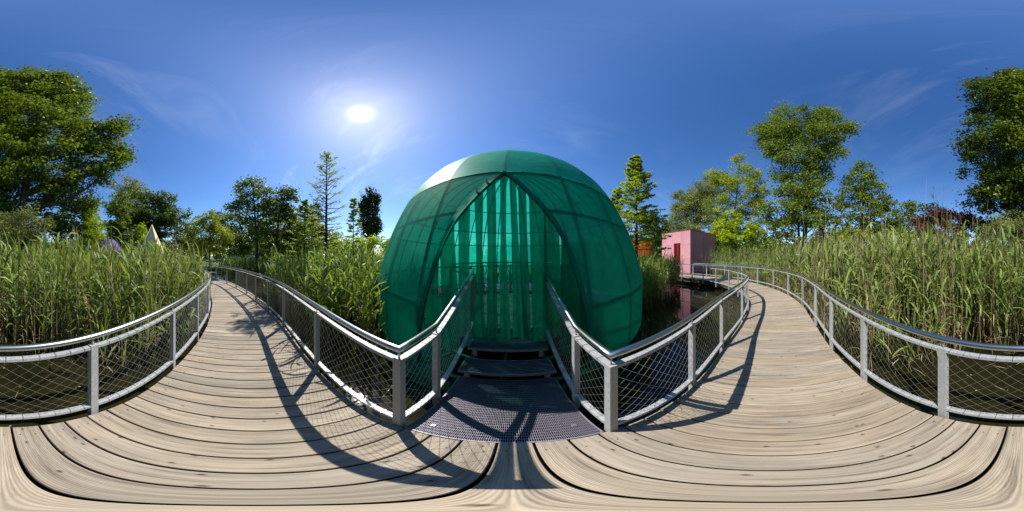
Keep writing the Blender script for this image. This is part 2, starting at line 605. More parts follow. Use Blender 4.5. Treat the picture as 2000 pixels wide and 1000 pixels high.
def build_ground():
    nr, na = 60, 144
    rad = np.concatenate([[0], np.geomspace(2, 900, nr)])
    vs, fs = [], []
    for r_ in rad:
        for a in np.linspace(0, 2 * math.pi, na, endpoint=False):
            edge = 15 + 4.5 * math.sin(2 * a + 0.6) + 2 * math.sin(5 * a)
            if math.cos(a) < 0:
                edge *= 0.72
            if -2.3 < a - 2 * math.pi * (a > math.pi) < -1.2:
                edge += 8
            t = min(1, max(0, (r_ - edge) / 5))
            z = -1.0 + 0.75 * t * t * (3 - 2 * t) + min(1.2, max(0, (r_ - 30) * 0.01))
            z += 0.05 * math.sin(r_ * 1.3 + a * 9) * t
            vs.append((r_ * math.sin(a), r_ * math.cos(a), z))
    for i in range(len(rad) - 1):
        for k in range(na):
            a, b = i * na + k, i * na + (k + 1) % na
            fs.append((a, a + na, b + na, b))
    o = mesh_obj('ground', vs, fs, M_GROUND, smooth=True)
    tag(o, 'grassy meadow ground around the pond', None, None, 'structure')
    wv = [(40 * math.sin(a), 40 * math.cos(a), WATER_Z) for a in np.linspace(0, 2 * math.pi, 64, endpoint=False)]
    w = mesh_obj('pond_water', wv, [tuple(range(63, -1, -1))], M_WATER)
    tag(w, 'dark murky pond water under the boardwalk', None, None, 'structure')


build_ground()

# ------------------------------------------------------------------ boardwalk
HW = 0.845
CENTRE = [(-15.2, -8.4), (-13.4, -6.0), (-11.7, -4.15), (-10.05, -2.8), (-8.8, -2.02), (-7.35, -1.35), (-6.25, -0.87), (-4.75, -0.46), (-3.3, -0.2), (-1.85, -0.12), (-0.6, -0.105), (0.6, -0.105), (1.5, -0.125), (2.6, -0.15),
          (3.8, -0.22), (5.2, -0.25), (6.7, 0.05), (8.0, 0.62), (9.2, 1.4), (10.4, 2.7), (11.25, 4.3), (11.75, 6.1), (11.95, 7.9), (12.7, 9.3), (14.2, 9.6)]
CW = Curve(catmull([(x, y) for x, y in CENTRE], 0.06))
S0 = CW.nearest((0, -0.105))


def edge_pt(s, side):
    """side -1: towards the dome, +1: behind the camera"""
    p, t = CW(s), CW.tan(s)
    n = np.array([t[1], -t[0]])
    return p + n * side * HW


def build_boardwalk():
    root = empty('boardwalk', (0, -0.105, 0))
    tag(root, 'weathered larch boardwalk curving over the pond', None, None, 'structure')
    pitch, gap, th = 0.1655, 0.013, 0.045
    n0 = int((0 - S0) / pitch)
    n1 = int((CW.L - S0) / pitch)
    lrng = random.Random(3)
    for i in range(n0, n1):
        sa, sb = S0 + (i - 0.53) * pitch + gap / 2, S0 + (i + 0.47) * pitch - gap / 2
        if sa < 0.05 or sb > CW.L - 0.05:
            continue
        j0, j1 = lrng.uniform(-0.006, 0.006), lrng.uniform(-0.006, 0.006)
        dz = lrng.uniform(-0.0025, 0.0025)
        m = CW(0.5 * (sa + sb))
        t = CW.tan(0.5 * (sa + sb))
        nrm = np.array([t[1], -t[0]])
        cs = []
        for (s, side, j) in ((sa, -1, j0), (sb, -1, j0), (sb, 1, j1), (sa, 1, j1)):
            q = edge_pt(s, side) + nrm * j * side
            d = q - m
            cs.append((d @ t, d @ nrm))
        bev = 0.004
        c = np.array(cs)
        inner = c * np.array([1 - bev / 0.08, 1 - bev / HW])
        vs = [(x, y, -th) for x, y in c] + [(x, y, -bev) for x, y in c] + [(x, y, 0) for x, y in inner]
        fs = [(0, 1, 2, 3), (11, 10, 9, 8)]
        for k in range(4):
            k2 = (k + 1) % 4
            fs += [(k, k + 4, k2 + 4, k2), (k + 4, k + 8, k2 + 8, k2 + 4)]
        mi = [0] * len(fs)
        if np.linalg.norm(m) < 7:
            for sy in (-1, 1):
                for sx in (-0.042, 0.042):
                    cx_, cy_ = sx + lrng.uniform(-0.006, 0.006), sy * (HW - 0.10 + lrng.uniform(-0.012, 0.012))
                    b0 = len(vs)
                    vs += [(cx_ + 0.0062 * math.cos(q), cy_ + 0.0062 * math.sin(q), 0.0008) for q in np.linspace(0, 2 * math.pi, 6, endpoint=False)]
                    fs.append(tuple(range(b0, b0 + 6))); mi.append(1)
        o = mesh_obj('plank', vs, fs, [M_WOOD, M_BEAM], root, midx=mi)
        o.matrix_local = Matrix(((t[0], nrm[0], 0, m[0]), (t[1], nrm[1], 0, m[1] + 0.105), (0, 0, 1, dz), (0, 0, 0, 1)))
    for side in (-1, 1):
        b = MB()
        pts = []
        for s in np.arange(0.1, CW.L - 0.05, 0.25):
            p, t = CW(s), CW.tan(s)
            n = np.array([t[1], -t[0]])
            q = p + n * side * (HW - 0.10)
            pts.append((q[0], q[1] + 0.105, -0.155))
        b.sweep(pts, rect_prof(0.035, 0.105))
        b.build('beam', M_BEAM, root)
    s = 0.6
    while s < CW.L:
        p, t = CW(s), CW.tan(s)
        n = np.array([t[1], -t[0]])
        for side in (-1, 1):
            q = p + n * side * 0.6
            b = MB()
            b.tube([(q[0], q[1] + 0.105, -1.0), (q[0], q[1] + 0.105, -0.262)], [0.09, 0.085], 10)
            b.build('pier', M_PIER, root, True)
        s += 2.6
    return root


build_boardwalk()


# ------------------------------------------------------------------ railings
def net_panel(parent, path, z0, z1, wx=0.105, wz=0.108):
    """diamond wire net along path (Curve of x,y,zbase), with loops round the bars"""
    L = path.L
    H = z1 - z0
    b = MB()
    r_ = 0.0013

    def wire(us, vs_):
        pts = []
        for u, v in zip(us, vs_):
            p = path(u)
            pts.append((p[0], p[1], p[2] + z0 + v))
        b.tube(pts, r_, 3, False)
    slope = wx / wz
    span = H * slope
    k = -int(span / wx) - 1
    while k * wx < L:
        for sgn in (1, -1):
            a0 = k * wx
            ua, ub = (a0, a0 + span) if sgn > 0 else (a0 + span, a0)
            # line from (ua,0) to (ub,H) clipped to [0,L]
            t0, t1 = 0.0, 1.0
            du = ub - ua
            ta, tb = (0 - ua) / du, (L - ua) / du
            t0, t1 = max(t0, min(ta, tb)), min(t1, max(ta, tb))
            if t1 - t0 > 0.03:
                n = max(2, int((t1 - t0) * 5) + 1)
                tt = np.linspace(t0, t1, n)
                wire(ua + du * tt, H * tt)
        k += 1
    for zz in (0, H):
        for u in np.arange(wx * 0.5, L, wx):
            p, q = path(u), path(min(u + 0.01, L))
            t = (q - p)[:2]
            t = t / (np.linalg.norm(t) + 1e-9)
            b.box((p[0], p[1], p[2] + z0 + zz), (0.0022, 0.0262, 0.0145 if zz else 0.0205), (t[0], t[1], 0), (-t[1], t[0], 0))
    return b.build('wire_net', M_WIRE, parent)


def railing(root, posts, corners=(), hand_ext=0.0, top_only=False, post_w=0.03, post_d=0.026, nets=True, hand=True, zoff=None):
    """posts: list of (x, y, zbase); corners: indices where the line breaks sharply"""
    segs, cur = [], [posts[0]]
    for i, p in enumerate(posts[1:], 1):
        cur.append(p)
        if i in corners or i == len(posts) - 1:
            segs.append(cur)
            cur = [p]
    full = []
    paths = []
    for sg in segs:
        c = catmull(sg, 0.13) if len(sg) > 2 else np.linspace(np.array(sg[0], float), np.array(sg[1], float), 6)
        paths.append(Curve(c))
        full += list(c if not full else c[1:])
    full = np.array(full)
    if hand:
        b = MB()
        b.sweep([(p[0], p[1], p[2] + 1.01) for p in full], circle_prof(0.024, 14))
        b.build('handrail', M_STEEL, root, True)
    n = len(posts)
    for i, p in enumerate(posts):
        q0 = np.array(posts[max(i - 1, 0)][:2]); q1 = np.array(posts[min(i + 1, n - 1)][:2])
        t = q1 - q0
        if i in corners:
            t = np.array(posts[i][:2]) - q0
        t = t / np.linalg.norm(t)
        b = MB()
        lo = -0.16
        b.box((p[0], p[1], p[2] + (0.93 + lo) / 2), (post_w, post_d, (0.93 - lo) / 2), (t[0], t[1], 0), (-t[1], t[0], 0))
        po = b.build('post', M_GALV, root)
        if hand:
            b = MB()
            b.tube([(p[0], p[1], p[2] + 0.925), (p[0], p[1], p[2] + 1.005)], 0.007, 8)
            b.build('handrail_pin', M_STEEL, po, True)
    k = 0
    for sg, path in zip(segs, paths):
        for i in range(len(sg) - 1):
            sa = path.s[np.argmin(((path.p - np.array(sg[i])) ** 2).sum(1))]
            sb = path.s[np.argmin(((path.p - np.array(sg[i + 1])) ** 2).sum(1))]
            sub = Curve(path(np.linspace(sa + post_w, sb - post_w, max(3, int((sb - sa) / 0.12)))))
            for (zc, hh, nm) in ((0.91, 0.012, 'top_bar'), (0.115, 0.018, 'bottom_bar')):
                b = MB()
                b.sweep([(q[0], q[1], q[2] + zc) for q in sub.p], rect_prof(0.024, hh))
                b.build(nm, M_GALV, root)
            mid = np.linalg.norm(sub.p.mean(0)[:2])
            if nets and mid < 9:
                f = 1.0 if mid < 4.5 else 1.35
                net_panel(root, sub, 0.115, 0.91, 0.105 * f, 0.108 * f)
            k += 1


def smooth_posts(pts):
    return [(x, y, 0.0) for x, y in pts]


def front_posts(sA, sB, side, spacing):
    n = max(1, int(round(abs(sB - sA) / spacing)))
    out = []
    for s in np.linspace(sA, sB, n + 1):
        q = edge_pt(s, side) + 0.0
        p = CW(s)
        q = q + (q - p) / np.linalg.norm(q - p) * 0.03
        out.append((q[0], q[1]))
    return out


def edge_at_az(px_list, side, s_range):
    """posts standing on the deck edge in the measured viewing directions"""
    ss = np.linspace(*s_range, 3000)
    q = np.array([edge_pt(s, side) for s in ss])
    p = CW(ss)
    q = q + (q - p) / np.linalg.norm(q - p, axis=1)[:, None] * 0.03
    az = np.degrees(np.arctan2(q[:, 0], q[:, 1]))
    out = []
    for px in px_list:
        a = (px - 1000) * 0.18
        a = a - 360 if a > 180 else a
        i = np.argmin(np.abs((az - a + 180) % 360 - 180))
        out.append((q[i][0], q[i][1]))
    return out


FLOOR = 0.435
xl, xr = -0.635, 0.525
# rail between the boardwalk and the pond, from far off to the stair, then up along the stair
far_l = [(x, y) for x, y in front_posts(0.3, CW.nearest((-11.4, -3.3)), -1, 1.5)]
lposts = far_l + [(-10.62, -2.62), (-9.55, -1.72), (-8.35, -1.02), (-7.0, -0.40), (-5.95, 0.0), (-4.8, 0.36), (-3.55, 0.61), (-1.9, 0.745), (xl, 0.765)]
lp = smooth_posts(lposts) + [(xl, 1.27, 0.0), (xl + 0.02, 2.56, FLOOR)]


def make_railing(label, posts, corners, **kw):
    root = empty('railing', (0, 0, 0))
    tag(root, label, 'railing', 'steel railings with wire net infill')
    railing(root, posts, corners, **kw)
    o = posts[len(posts) // 2]
    off = Vector((o[0], o[1], o[2]))
    root.location = off
    for ch in root.children:
        ch.location = ch.location - off
    return root


nl = len(lposts)
make_railing('steel railing from the far pond bend to the sunny side of the dome stair', lp, (nl - 1, nl))
rposts = [(xr, 0.755), (1.46, 0.735), (2.49, 0.725), (3.88, 0.62), (5.2, 0.64), (6.1, 0.84), (7.0, 1.3), (8.0, 1.95), (8.95, 2.95), (9.75, 4.1), (10.35, 5.2), (10.8, 6.3), (11.05, 7.6)]
rp = [(xr - 0.02, 2.56, FLOOR), (xr, 1.27, 0.0)] + smooth_posts(rposts)
make_railing('steel railing from the shaded side of the dome stair toward the rose red cube', rp, (1, 2))
rear = [(-14.0, -9.0), (-12.3, -6.3), (-10.9, -4.8), (-9.5, -3.55), (-8.0, -2.65), (-6.5, -1.99), (-5.2, -1.51), (-4.0, -1.22), (-2.85, -1.08), (-1.81, -1.015), (-0.645, -1.005), (0.545, -1.01), (1.53, -1.02), (2.57, -1.05), (3.8, -1.14), (5.35, -1.15), (6.9, -0.86), (8.45, -0.28), (9.75, 0.62), (10.9, 1.75), (11.75, 3.2), (12.4, 4.9), (12.72, 6.3)]
make_railing('long curved steel railing with wire net along the tall reeds behind the boardwalk', smooth_posts(rear), ())


# ------------------------------------------------------------------ stair to the dome
def grating(mb, x0, x1, y0, y1, z, nx, ny, front_curve=0.0, th=0.012):
    for i in range(nx + 1):
        x = x0 + (x1 - x0) * i / nx
        mb.box((x, (y0 + y1) / 2, z - th), (0.0013, (y1 - y0) / 2, th))
    for j in range(ny + 1):
        y = y0 + (y1 - y0) * j / ny
        mb.box(((x0 + x1) / 2, y, z - 0.006), ((x1 - x0) / 2 - 0.003, 0.0019, 0.0048))


def frame_rect(mb, x0, x1, y0, y1, z, w=0.005, h=0.018):
    mb.box(((x0 + x1) / 2, y0 - w - 0.001, z - h), ((x1 - x0) / 2 + 2 * w, w, h))
    mb.box(((x0 + x1) / 2, y1 + w + 0.001, z - h), ((x1 - x0) / 2 + 2 * w, w, h))
    mb.box((x0 - w - 0.003, (y0 + y1) / 2, z - h), (w, (y1 - y0) / 2, h))
    mb.box((x1 + w + 0.003, (y0 + y1) / 2, z - h), (w, (y1 - y0) / 2, h))


def build_stair():
    root = empty('entrance_stair', (-0.055, 1.2, 0))
    tag(root, 'steel grating landing with two steps leading into the green dome', 'stair')

    def put(mb, name, mat, parent=root, smooth=False, kind=None):
        o = mb.build(name, mat, parent, smooth)
        if parent is root:
            o.location = (0.055, -1.2, 0)
        if kind:
            o['kind'] = kind
        return o
    g = MB(); grating(g, -0.57, 0.46, 0.755, 1.72, 0.0, 90, 28)
    lg = put(g, 'landing_grating', M_GRATE, kind='stuff')
    f = MB(); frame_rect(f, -0.57, 0.46, 0.755, 1.72, 0.002); put(f, 'landing_frame', M_GRATE)
    for (x, y) in ((-0.45, 0.86), (0.36, 0.90)):
        c = MB(); c.box((x, y, 0.004), (0.014, 0.014, 0.003)); put(c, 'clamp', M_STEEL)
    for (y0, y1, z) in ((1.70, 2.0, 0.147), (2.10, 2.42, 0.29)):
        g = MB(); grating(g, -0.57, 0.46, y0, y1, z, 90, 9)
        st = put(g, 'step', M_GRATE)
        f = MB(); frame_rect(f, -0.57, 0.46, y0, y1, z + 0.002, 0.006, 0.02)
        put(f, 'step_frame', M_GRATE, st)
        for x in (-0.50, 0.39):
            c = MB(); c.box((x, y0 + 0.07, z - 0.12), (0.03, 0.02, 0.075)); put(c, 'step_leg', M_GALV, st)
    for x in (-0.55, 0.44):
        c = MB()
        dz, dy = 0.435, 0.85
        ln = math.hypot(dz, dy)
        c.box((x, 2.12, 0.03), (0.012, ln / 2, 0.045), (1, 0, 0), (0, dy / ln, dz / ln), (0, -dz / ln, dy / ln))
        put(c, 'stringer', M_BEAM)


build_stair()

# ------------------------------------------------------------------ dome
DC = np.array([-0.06, 6.3])
DR, DZC, DCZ = 4.58, 1.0, 4.27
HEM = -0.10
APEX_AZ = -2.7


def rad_at(z):
    w = (z - DZC) / DCZ
    if w < 0:
        w *= 0.5
    taper = 1 - 0.05 * math.sin(math.pi * min(1.0, w)) if w > 0 else 1.0
    return DR * math.sqrt(max(0.0, 1 - w * w)) * taper


def ray_dome(az, el):
    """first hit of a line of sight with the dome surface"""
    az, el = R(az), R(el)
    d = np.array([math.sin(az), math.cos(az), math.tan(el)])
    o = np.array([0, 0, EYE])
    f = lambda t: math.hypot(o[0] + d[0] * t - DC[0], o[1] + d[1] * t - DC[1]) - rad_at(o[2] + d[2] * t)
    t = 0.3
    while f(t) > 0 and t < 6:
        t += 0.01
    a, b = t - 0.01, t
    for _ in range(30):
        m = (a + b) / 2
        a, b = (m, b) if f(m) > 0 else (a, m)
    return o + d * b


def dome_pt(t, z, off=0.0):
    r_ = rad_at(z)
    nz = (z - DZC) / DCZ ** 2
    nr = max(1e-4, r_ / DR ** 2)
    ln = math.hypot(nz, nr)
    r2, z2 = r_ + off * nr / ln, z + off * nz / ln
    return np.array([DC[0] + r2 * math.sin(t), DC[1] - r2 * math.cos(t), z2])


ARCH = [(0, 29.9), (2.5, 28.6), (6.0, 25.9), (9.5, 22.7), (14, 18.0), (18.6, 12.2), (22, 6), (25.2, -2.2), (28.3, -12.5), (30.2, -21), (31.2, -30), (31.5, -36)]
arch_r = [ray_dome(APEX_AZ + a, e) for a, e in ARCH]
arch_l = [ray_dome(APEX_AZ - a, e) for a, e in ARCH]


def theta(p):
    return math.atan2(p[0] - DC[0], DC[1] - p[1])


T_APEX = theta(arch_r[0])
Z_APEX = arch_r[0][2]
_zr = np.array([p[2] for p in arch_r])[::-1]; _tr = np.array([theta(p) for p in arch_r])[::-1]
_zl = np.array([p[2] for p in arch_l])[::-1]; _tl = np.array([theta(p) for p in arch_l])[::-1]


def door_t(z, side):
    if z >= Z_APEX:
        return T_APEX
    t = float(np.interp(z, _zr, _tr)) if side > 0 else float(np.interp(z, _zl, _tl))
    return T_APEX + (t - T_APEX) * max(0.0, 1 - 0.012 / max(0.012, abs(t - T_APEX)))


def build_dome():
    root = empty('dome_pavilion', (DC[0], DC[1], HEM))
    off = Vector((DC[0], DC[1], HEM))
    tag(root, 'large green net dome with pointed doorway standing in the pond', 'pavilion')

    def put(mb, name, mat, smooth=True, parent=root):
        o = mb.build(name, mat, parent, smooth)
        if parent is root:
            o.location = -off
        return o
    # ribs (meridians): two at the door feet, the rest evenly around
    tl, tr = T_APEX - R(14.2), T_APEX + R(14.2)
    n_back = 26
    back = [tr + (2 * math.pi - (tr - tl)) * i / n_back for i in range(n_back + 1)]
    ribs = [T_APEX] + back[:-1] + [tl]
    ztop = DZC + DCZ
    Z_CAP = 3.08

    def zs(z0, z1, n):
        # even spacing along the meridian
        f0, f1 = math.asin((z0 - DZC) / DCZ), math.asin(min(1, (z1 - DZC) / DCZ))
        return [DZC + DCZ * math.sin(f) for f in np.linspace(f0, f1, n)]
    for t in ribs:
        z0 = HEM
        if abs(t - T_APEX) < 1e-6:
            z0 = Z_APEX
        else:
            s = 1 if math.sin(t - T_APEX) > 0 else -1
            # start where the rib leaves the doorway
            if abs(t - T_APEX) < R(16):
                for z in np.linspace(HEM, Z_APEX, 200):
                    if s * (t - door_t(z, s)) >= -0.004:
                        z0 = z
                        break
        b = MB()
        b.tube([dome_pt(t, z, -0.035) for z in zs(z0, ztop - 0.02, 30)], 0.027, 6)
        put(b, 'rib', M_FRAME)
    for z, r_ in ((0.98, 0.026), (2.30, 0.026), (Z_CAP, 0.03), (4.15, 0.024)):
        b = MB()
        if z < Z_APEX:
            t0, t1 = door_t(z, 1), door_t(z, -1) + 2 * math.pi
        else:
            t0, t1 = T_APEX, T_APEX + 2 * math.pi
        b.tube([dome_pt(t, z, -0.035) for t in np.linspace(t0, t1, 110)], r_, 6)
        put(b, 'ring', M_FRAME)
    b = MB()
    tt = np.linspace(0, 2 * math.pi, 97)
    b.tube([dome_pt(t, HEM, -0.04) - np.array([0, 0, 0.05]) for t in tt], 0.032, 8)
    put(b, 'base_ring', M_FRAMEG)
    for t in ribs[::3]:
        b = MB()
        p = dome_pt(t, HEM, -0.05) - np.array([0, 0, 0.06])
        b.tube([p, (p[0] * 0.3, 3.9 + (p[1] - 3.9) * 0.3, -0.02)], 0.025, 6)
        put(b, 'spoke', M_FRAMEG)
    b = MB()
    b.tube([(-0.05 + 1.75 * math.sin(a), 3.95 - 1.75 * math.cos(a), -0.06) for a in np.linspace(0, 2 * math.pi, 49)], 0.03, 8)
    put(b, 'inner_ring', M_FRAMEG)
    # piles that carry the frame in the water
    for t in np.linspace(0, 2 * math.pi, 9)[:-1] + 0.4:
        b = MB()
        p = dome_pt(t, HEM, -0.05)
        b.tube([(p[0], p[1], -1.0), (p[0], p[1], HEM - 0.06)], 0.05, 8)
        put(b, 'pile', M_FRAME)
    # door arch
    for arch in (arch_r, arch_l):
        b = MB()
        pts = [dome_pt(theta(p), p[2], -0.055) for p in arch if p[2] > HEM]
        b.tube(pts, 0.036, 8)
        put(b, 'door_arch', M_FRAME)
    # shackles holding the net on the arch
    for i in (2, 3):
        p = arch_l[i]
        b = MB(); b.box(dome_pt(theta(p), p[2], 0.02), (0.012, 0.03, 0.035)); put(b, 'shackle', M_GALV, False)
    # net panels between the ribs, lower and cap
    bounds = [(T_APEX, tr)] + [(back[i], back[i + 1]) for i in range(n_back)] + [(tl, T_APEX)]
    for (t0, t1) in bounds:
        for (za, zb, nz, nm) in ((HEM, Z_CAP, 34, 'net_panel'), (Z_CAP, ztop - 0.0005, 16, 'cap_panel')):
            cols = 7
            levels = zs(za, zb, nz)
            vs, fs = [], []
            ring_z = [HEM, 0.98, 2.30, Z_CAP, 4.15, ztop]
            for z in levels:
                for c in range(cols):
                    u = c / (cols - 1)
                    t = t0 + (t1 - t0) * u
                    if z < Z_APEX:
                        if abs(t0 - T_APEX) < 1e-6:
                            t = max(t, door_t(z, 1))
                        elif abs(t1 - T_APEX) < 1e-6:
                            t = min(t, door_t(z, -1))
                        elif abs(t0 - tr) < 1e-6:
                            t = max(t, door_t(z, 1))
                        elif abs(t1 - tl - 2 * math.pi) < 1e-6:
                            t = min(t, door_t(z, -1) + 2 * math.pi)
                    k = max(i for i in range(len(ring_z)) if ring_z[i] <= z + 1e-6)
                    za_, zb_ = ring_z[min(k, len(ring_z) - 2)], ring_z[min(k, len(ring_z) - 2) + 1]
                    sag = 0.014 * math.sin(math.pi * u) * (0.35 + 0.65 * math.sin(math.pi * min(1, max(0, (z - za_) / (zb_ - za_)))))
                    vs.append(dome_pt(t, z, -sag + (0.006 if nm == 'cap_panel' else 0)))
            for i in range(nz - 1):
                for c in range(cols - 1):
                    q = [i * cols + c, i * cols + c + 1, (i + 1) * cols + c + 1, (i + 1) * cols + c]
                    a_ = np.array([vs[j] for j in q])
                    ar = np.linalg.norm(np.cross(a_[2] - a_[0], a_[3] - a_[1]))
                    if ar > 1e-6:
                        fs.append(tuple(q))
            if not fs:
                continue
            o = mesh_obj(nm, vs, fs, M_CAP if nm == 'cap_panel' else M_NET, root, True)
            o.location = -off
    # curtain strips hanging in the doorway
    crng = random.Random(11)
    ax = np.array([p for p in arch_l[::-1]] + [p for p in arch_r[1:]])
    xs_arch = ax[:, 0]

    def arch_at(x):
        return np.array([x, np.interp(x, xs_arch, ax[:, 1]), np.interp(x, xs_arch, ax[:, 2])])
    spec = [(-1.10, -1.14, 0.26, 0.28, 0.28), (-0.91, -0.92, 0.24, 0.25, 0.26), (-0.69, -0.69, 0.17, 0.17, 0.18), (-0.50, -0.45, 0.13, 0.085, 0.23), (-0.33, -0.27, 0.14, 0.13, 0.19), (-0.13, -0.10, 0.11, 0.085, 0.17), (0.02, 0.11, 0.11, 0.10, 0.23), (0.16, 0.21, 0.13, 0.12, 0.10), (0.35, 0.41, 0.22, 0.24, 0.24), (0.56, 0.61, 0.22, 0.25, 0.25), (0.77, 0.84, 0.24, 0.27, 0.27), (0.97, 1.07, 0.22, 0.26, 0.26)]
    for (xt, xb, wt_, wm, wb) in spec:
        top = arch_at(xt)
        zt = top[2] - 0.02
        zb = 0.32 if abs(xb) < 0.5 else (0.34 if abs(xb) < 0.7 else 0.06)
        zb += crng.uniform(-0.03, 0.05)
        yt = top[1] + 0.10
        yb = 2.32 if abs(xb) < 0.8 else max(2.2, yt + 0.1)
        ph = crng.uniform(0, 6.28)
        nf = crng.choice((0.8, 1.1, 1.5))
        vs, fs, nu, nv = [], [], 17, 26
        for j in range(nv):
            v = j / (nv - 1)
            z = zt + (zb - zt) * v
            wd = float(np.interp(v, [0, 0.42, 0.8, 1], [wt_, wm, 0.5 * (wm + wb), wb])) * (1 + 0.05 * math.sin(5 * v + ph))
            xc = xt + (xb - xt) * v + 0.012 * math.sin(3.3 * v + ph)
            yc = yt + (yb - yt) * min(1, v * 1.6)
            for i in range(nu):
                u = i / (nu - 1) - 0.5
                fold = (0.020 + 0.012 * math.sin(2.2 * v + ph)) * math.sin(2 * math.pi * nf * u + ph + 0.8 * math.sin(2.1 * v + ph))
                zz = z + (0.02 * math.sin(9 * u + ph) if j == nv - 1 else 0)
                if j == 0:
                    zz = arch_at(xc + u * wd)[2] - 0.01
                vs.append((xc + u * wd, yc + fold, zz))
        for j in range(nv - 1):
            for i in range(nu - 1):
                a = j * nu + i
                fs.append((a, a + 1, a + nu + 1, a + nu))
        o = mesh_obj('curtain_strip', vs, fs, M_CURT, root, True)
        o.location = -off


build_dome()


def build_platform():
    c = np.array([-0.055, 3.9])
    r_ = 1.36
    root = empty('dome_platform', (c[0], c[1], FLOOR))
    tag(root, 'round timber platform with planked floor inside the green dome', 'platform')
    y = 2.56
    while y < c[1] + r_ - 0.02:
        y2 = min(y + 0.142, c[1] + r_)
        hw = lambda yy: max(0.55 if yy < 3.0 else 0.05, math.sqrt(max(0, r_ ** 2 - (yy - c[1]) ** 2)))
        a, b2 = hw(y), hw(y2)
        vs = []
        for z in (-0.04, 0):
            vs += [(-a, y - c[1], z), (a, y - c[1], z), (b2, y2 - c[1], z), (-b2, y2 - c[1], z)]
        mesh_obj('floor_plank', vs, [(3, 2, 1, 0), (4, 5, 6, 7), (0, 1, 5, 4), (1, 2, 6, 5), (2, 3, 7, 6), (3, 0, 4, 7)], M_WOOD, root)
        y += 0.15
    b = MB()
    b.tube([(r_ * 0.94 * math.sin(a), -r_ * 0.94 * math.cos(a), -0.1) for a in np.linspace(0, 2 * math.pi, 40)], 0.045, 6)
    b.build('rim_beam', M_BEAM, root, True)
    for a in np.linspace(0, 2 * math.pi, 7)[:-1]:
        b = MB()
        b.tube([(1.15 * math.sin(a), 1.15 * math.cos(a), -1.4), (1.15 * math.sin(a), 1.15 * math.cos(a), -0.1)], 0.05, 8)
        b.build('pile', M_BEAM, root, True)
    posts = []
    for a in np.linspace(R(27), R(333), 9):
        posts.append((c[0] + (r_ + 0.02) * math.sin(a), c[1] - (r_ + 0.02) * math.cos(a), FLOOR))
    make_railing('ring shaped steel railing around the platform inside the dome', posts, ())


build_platform()

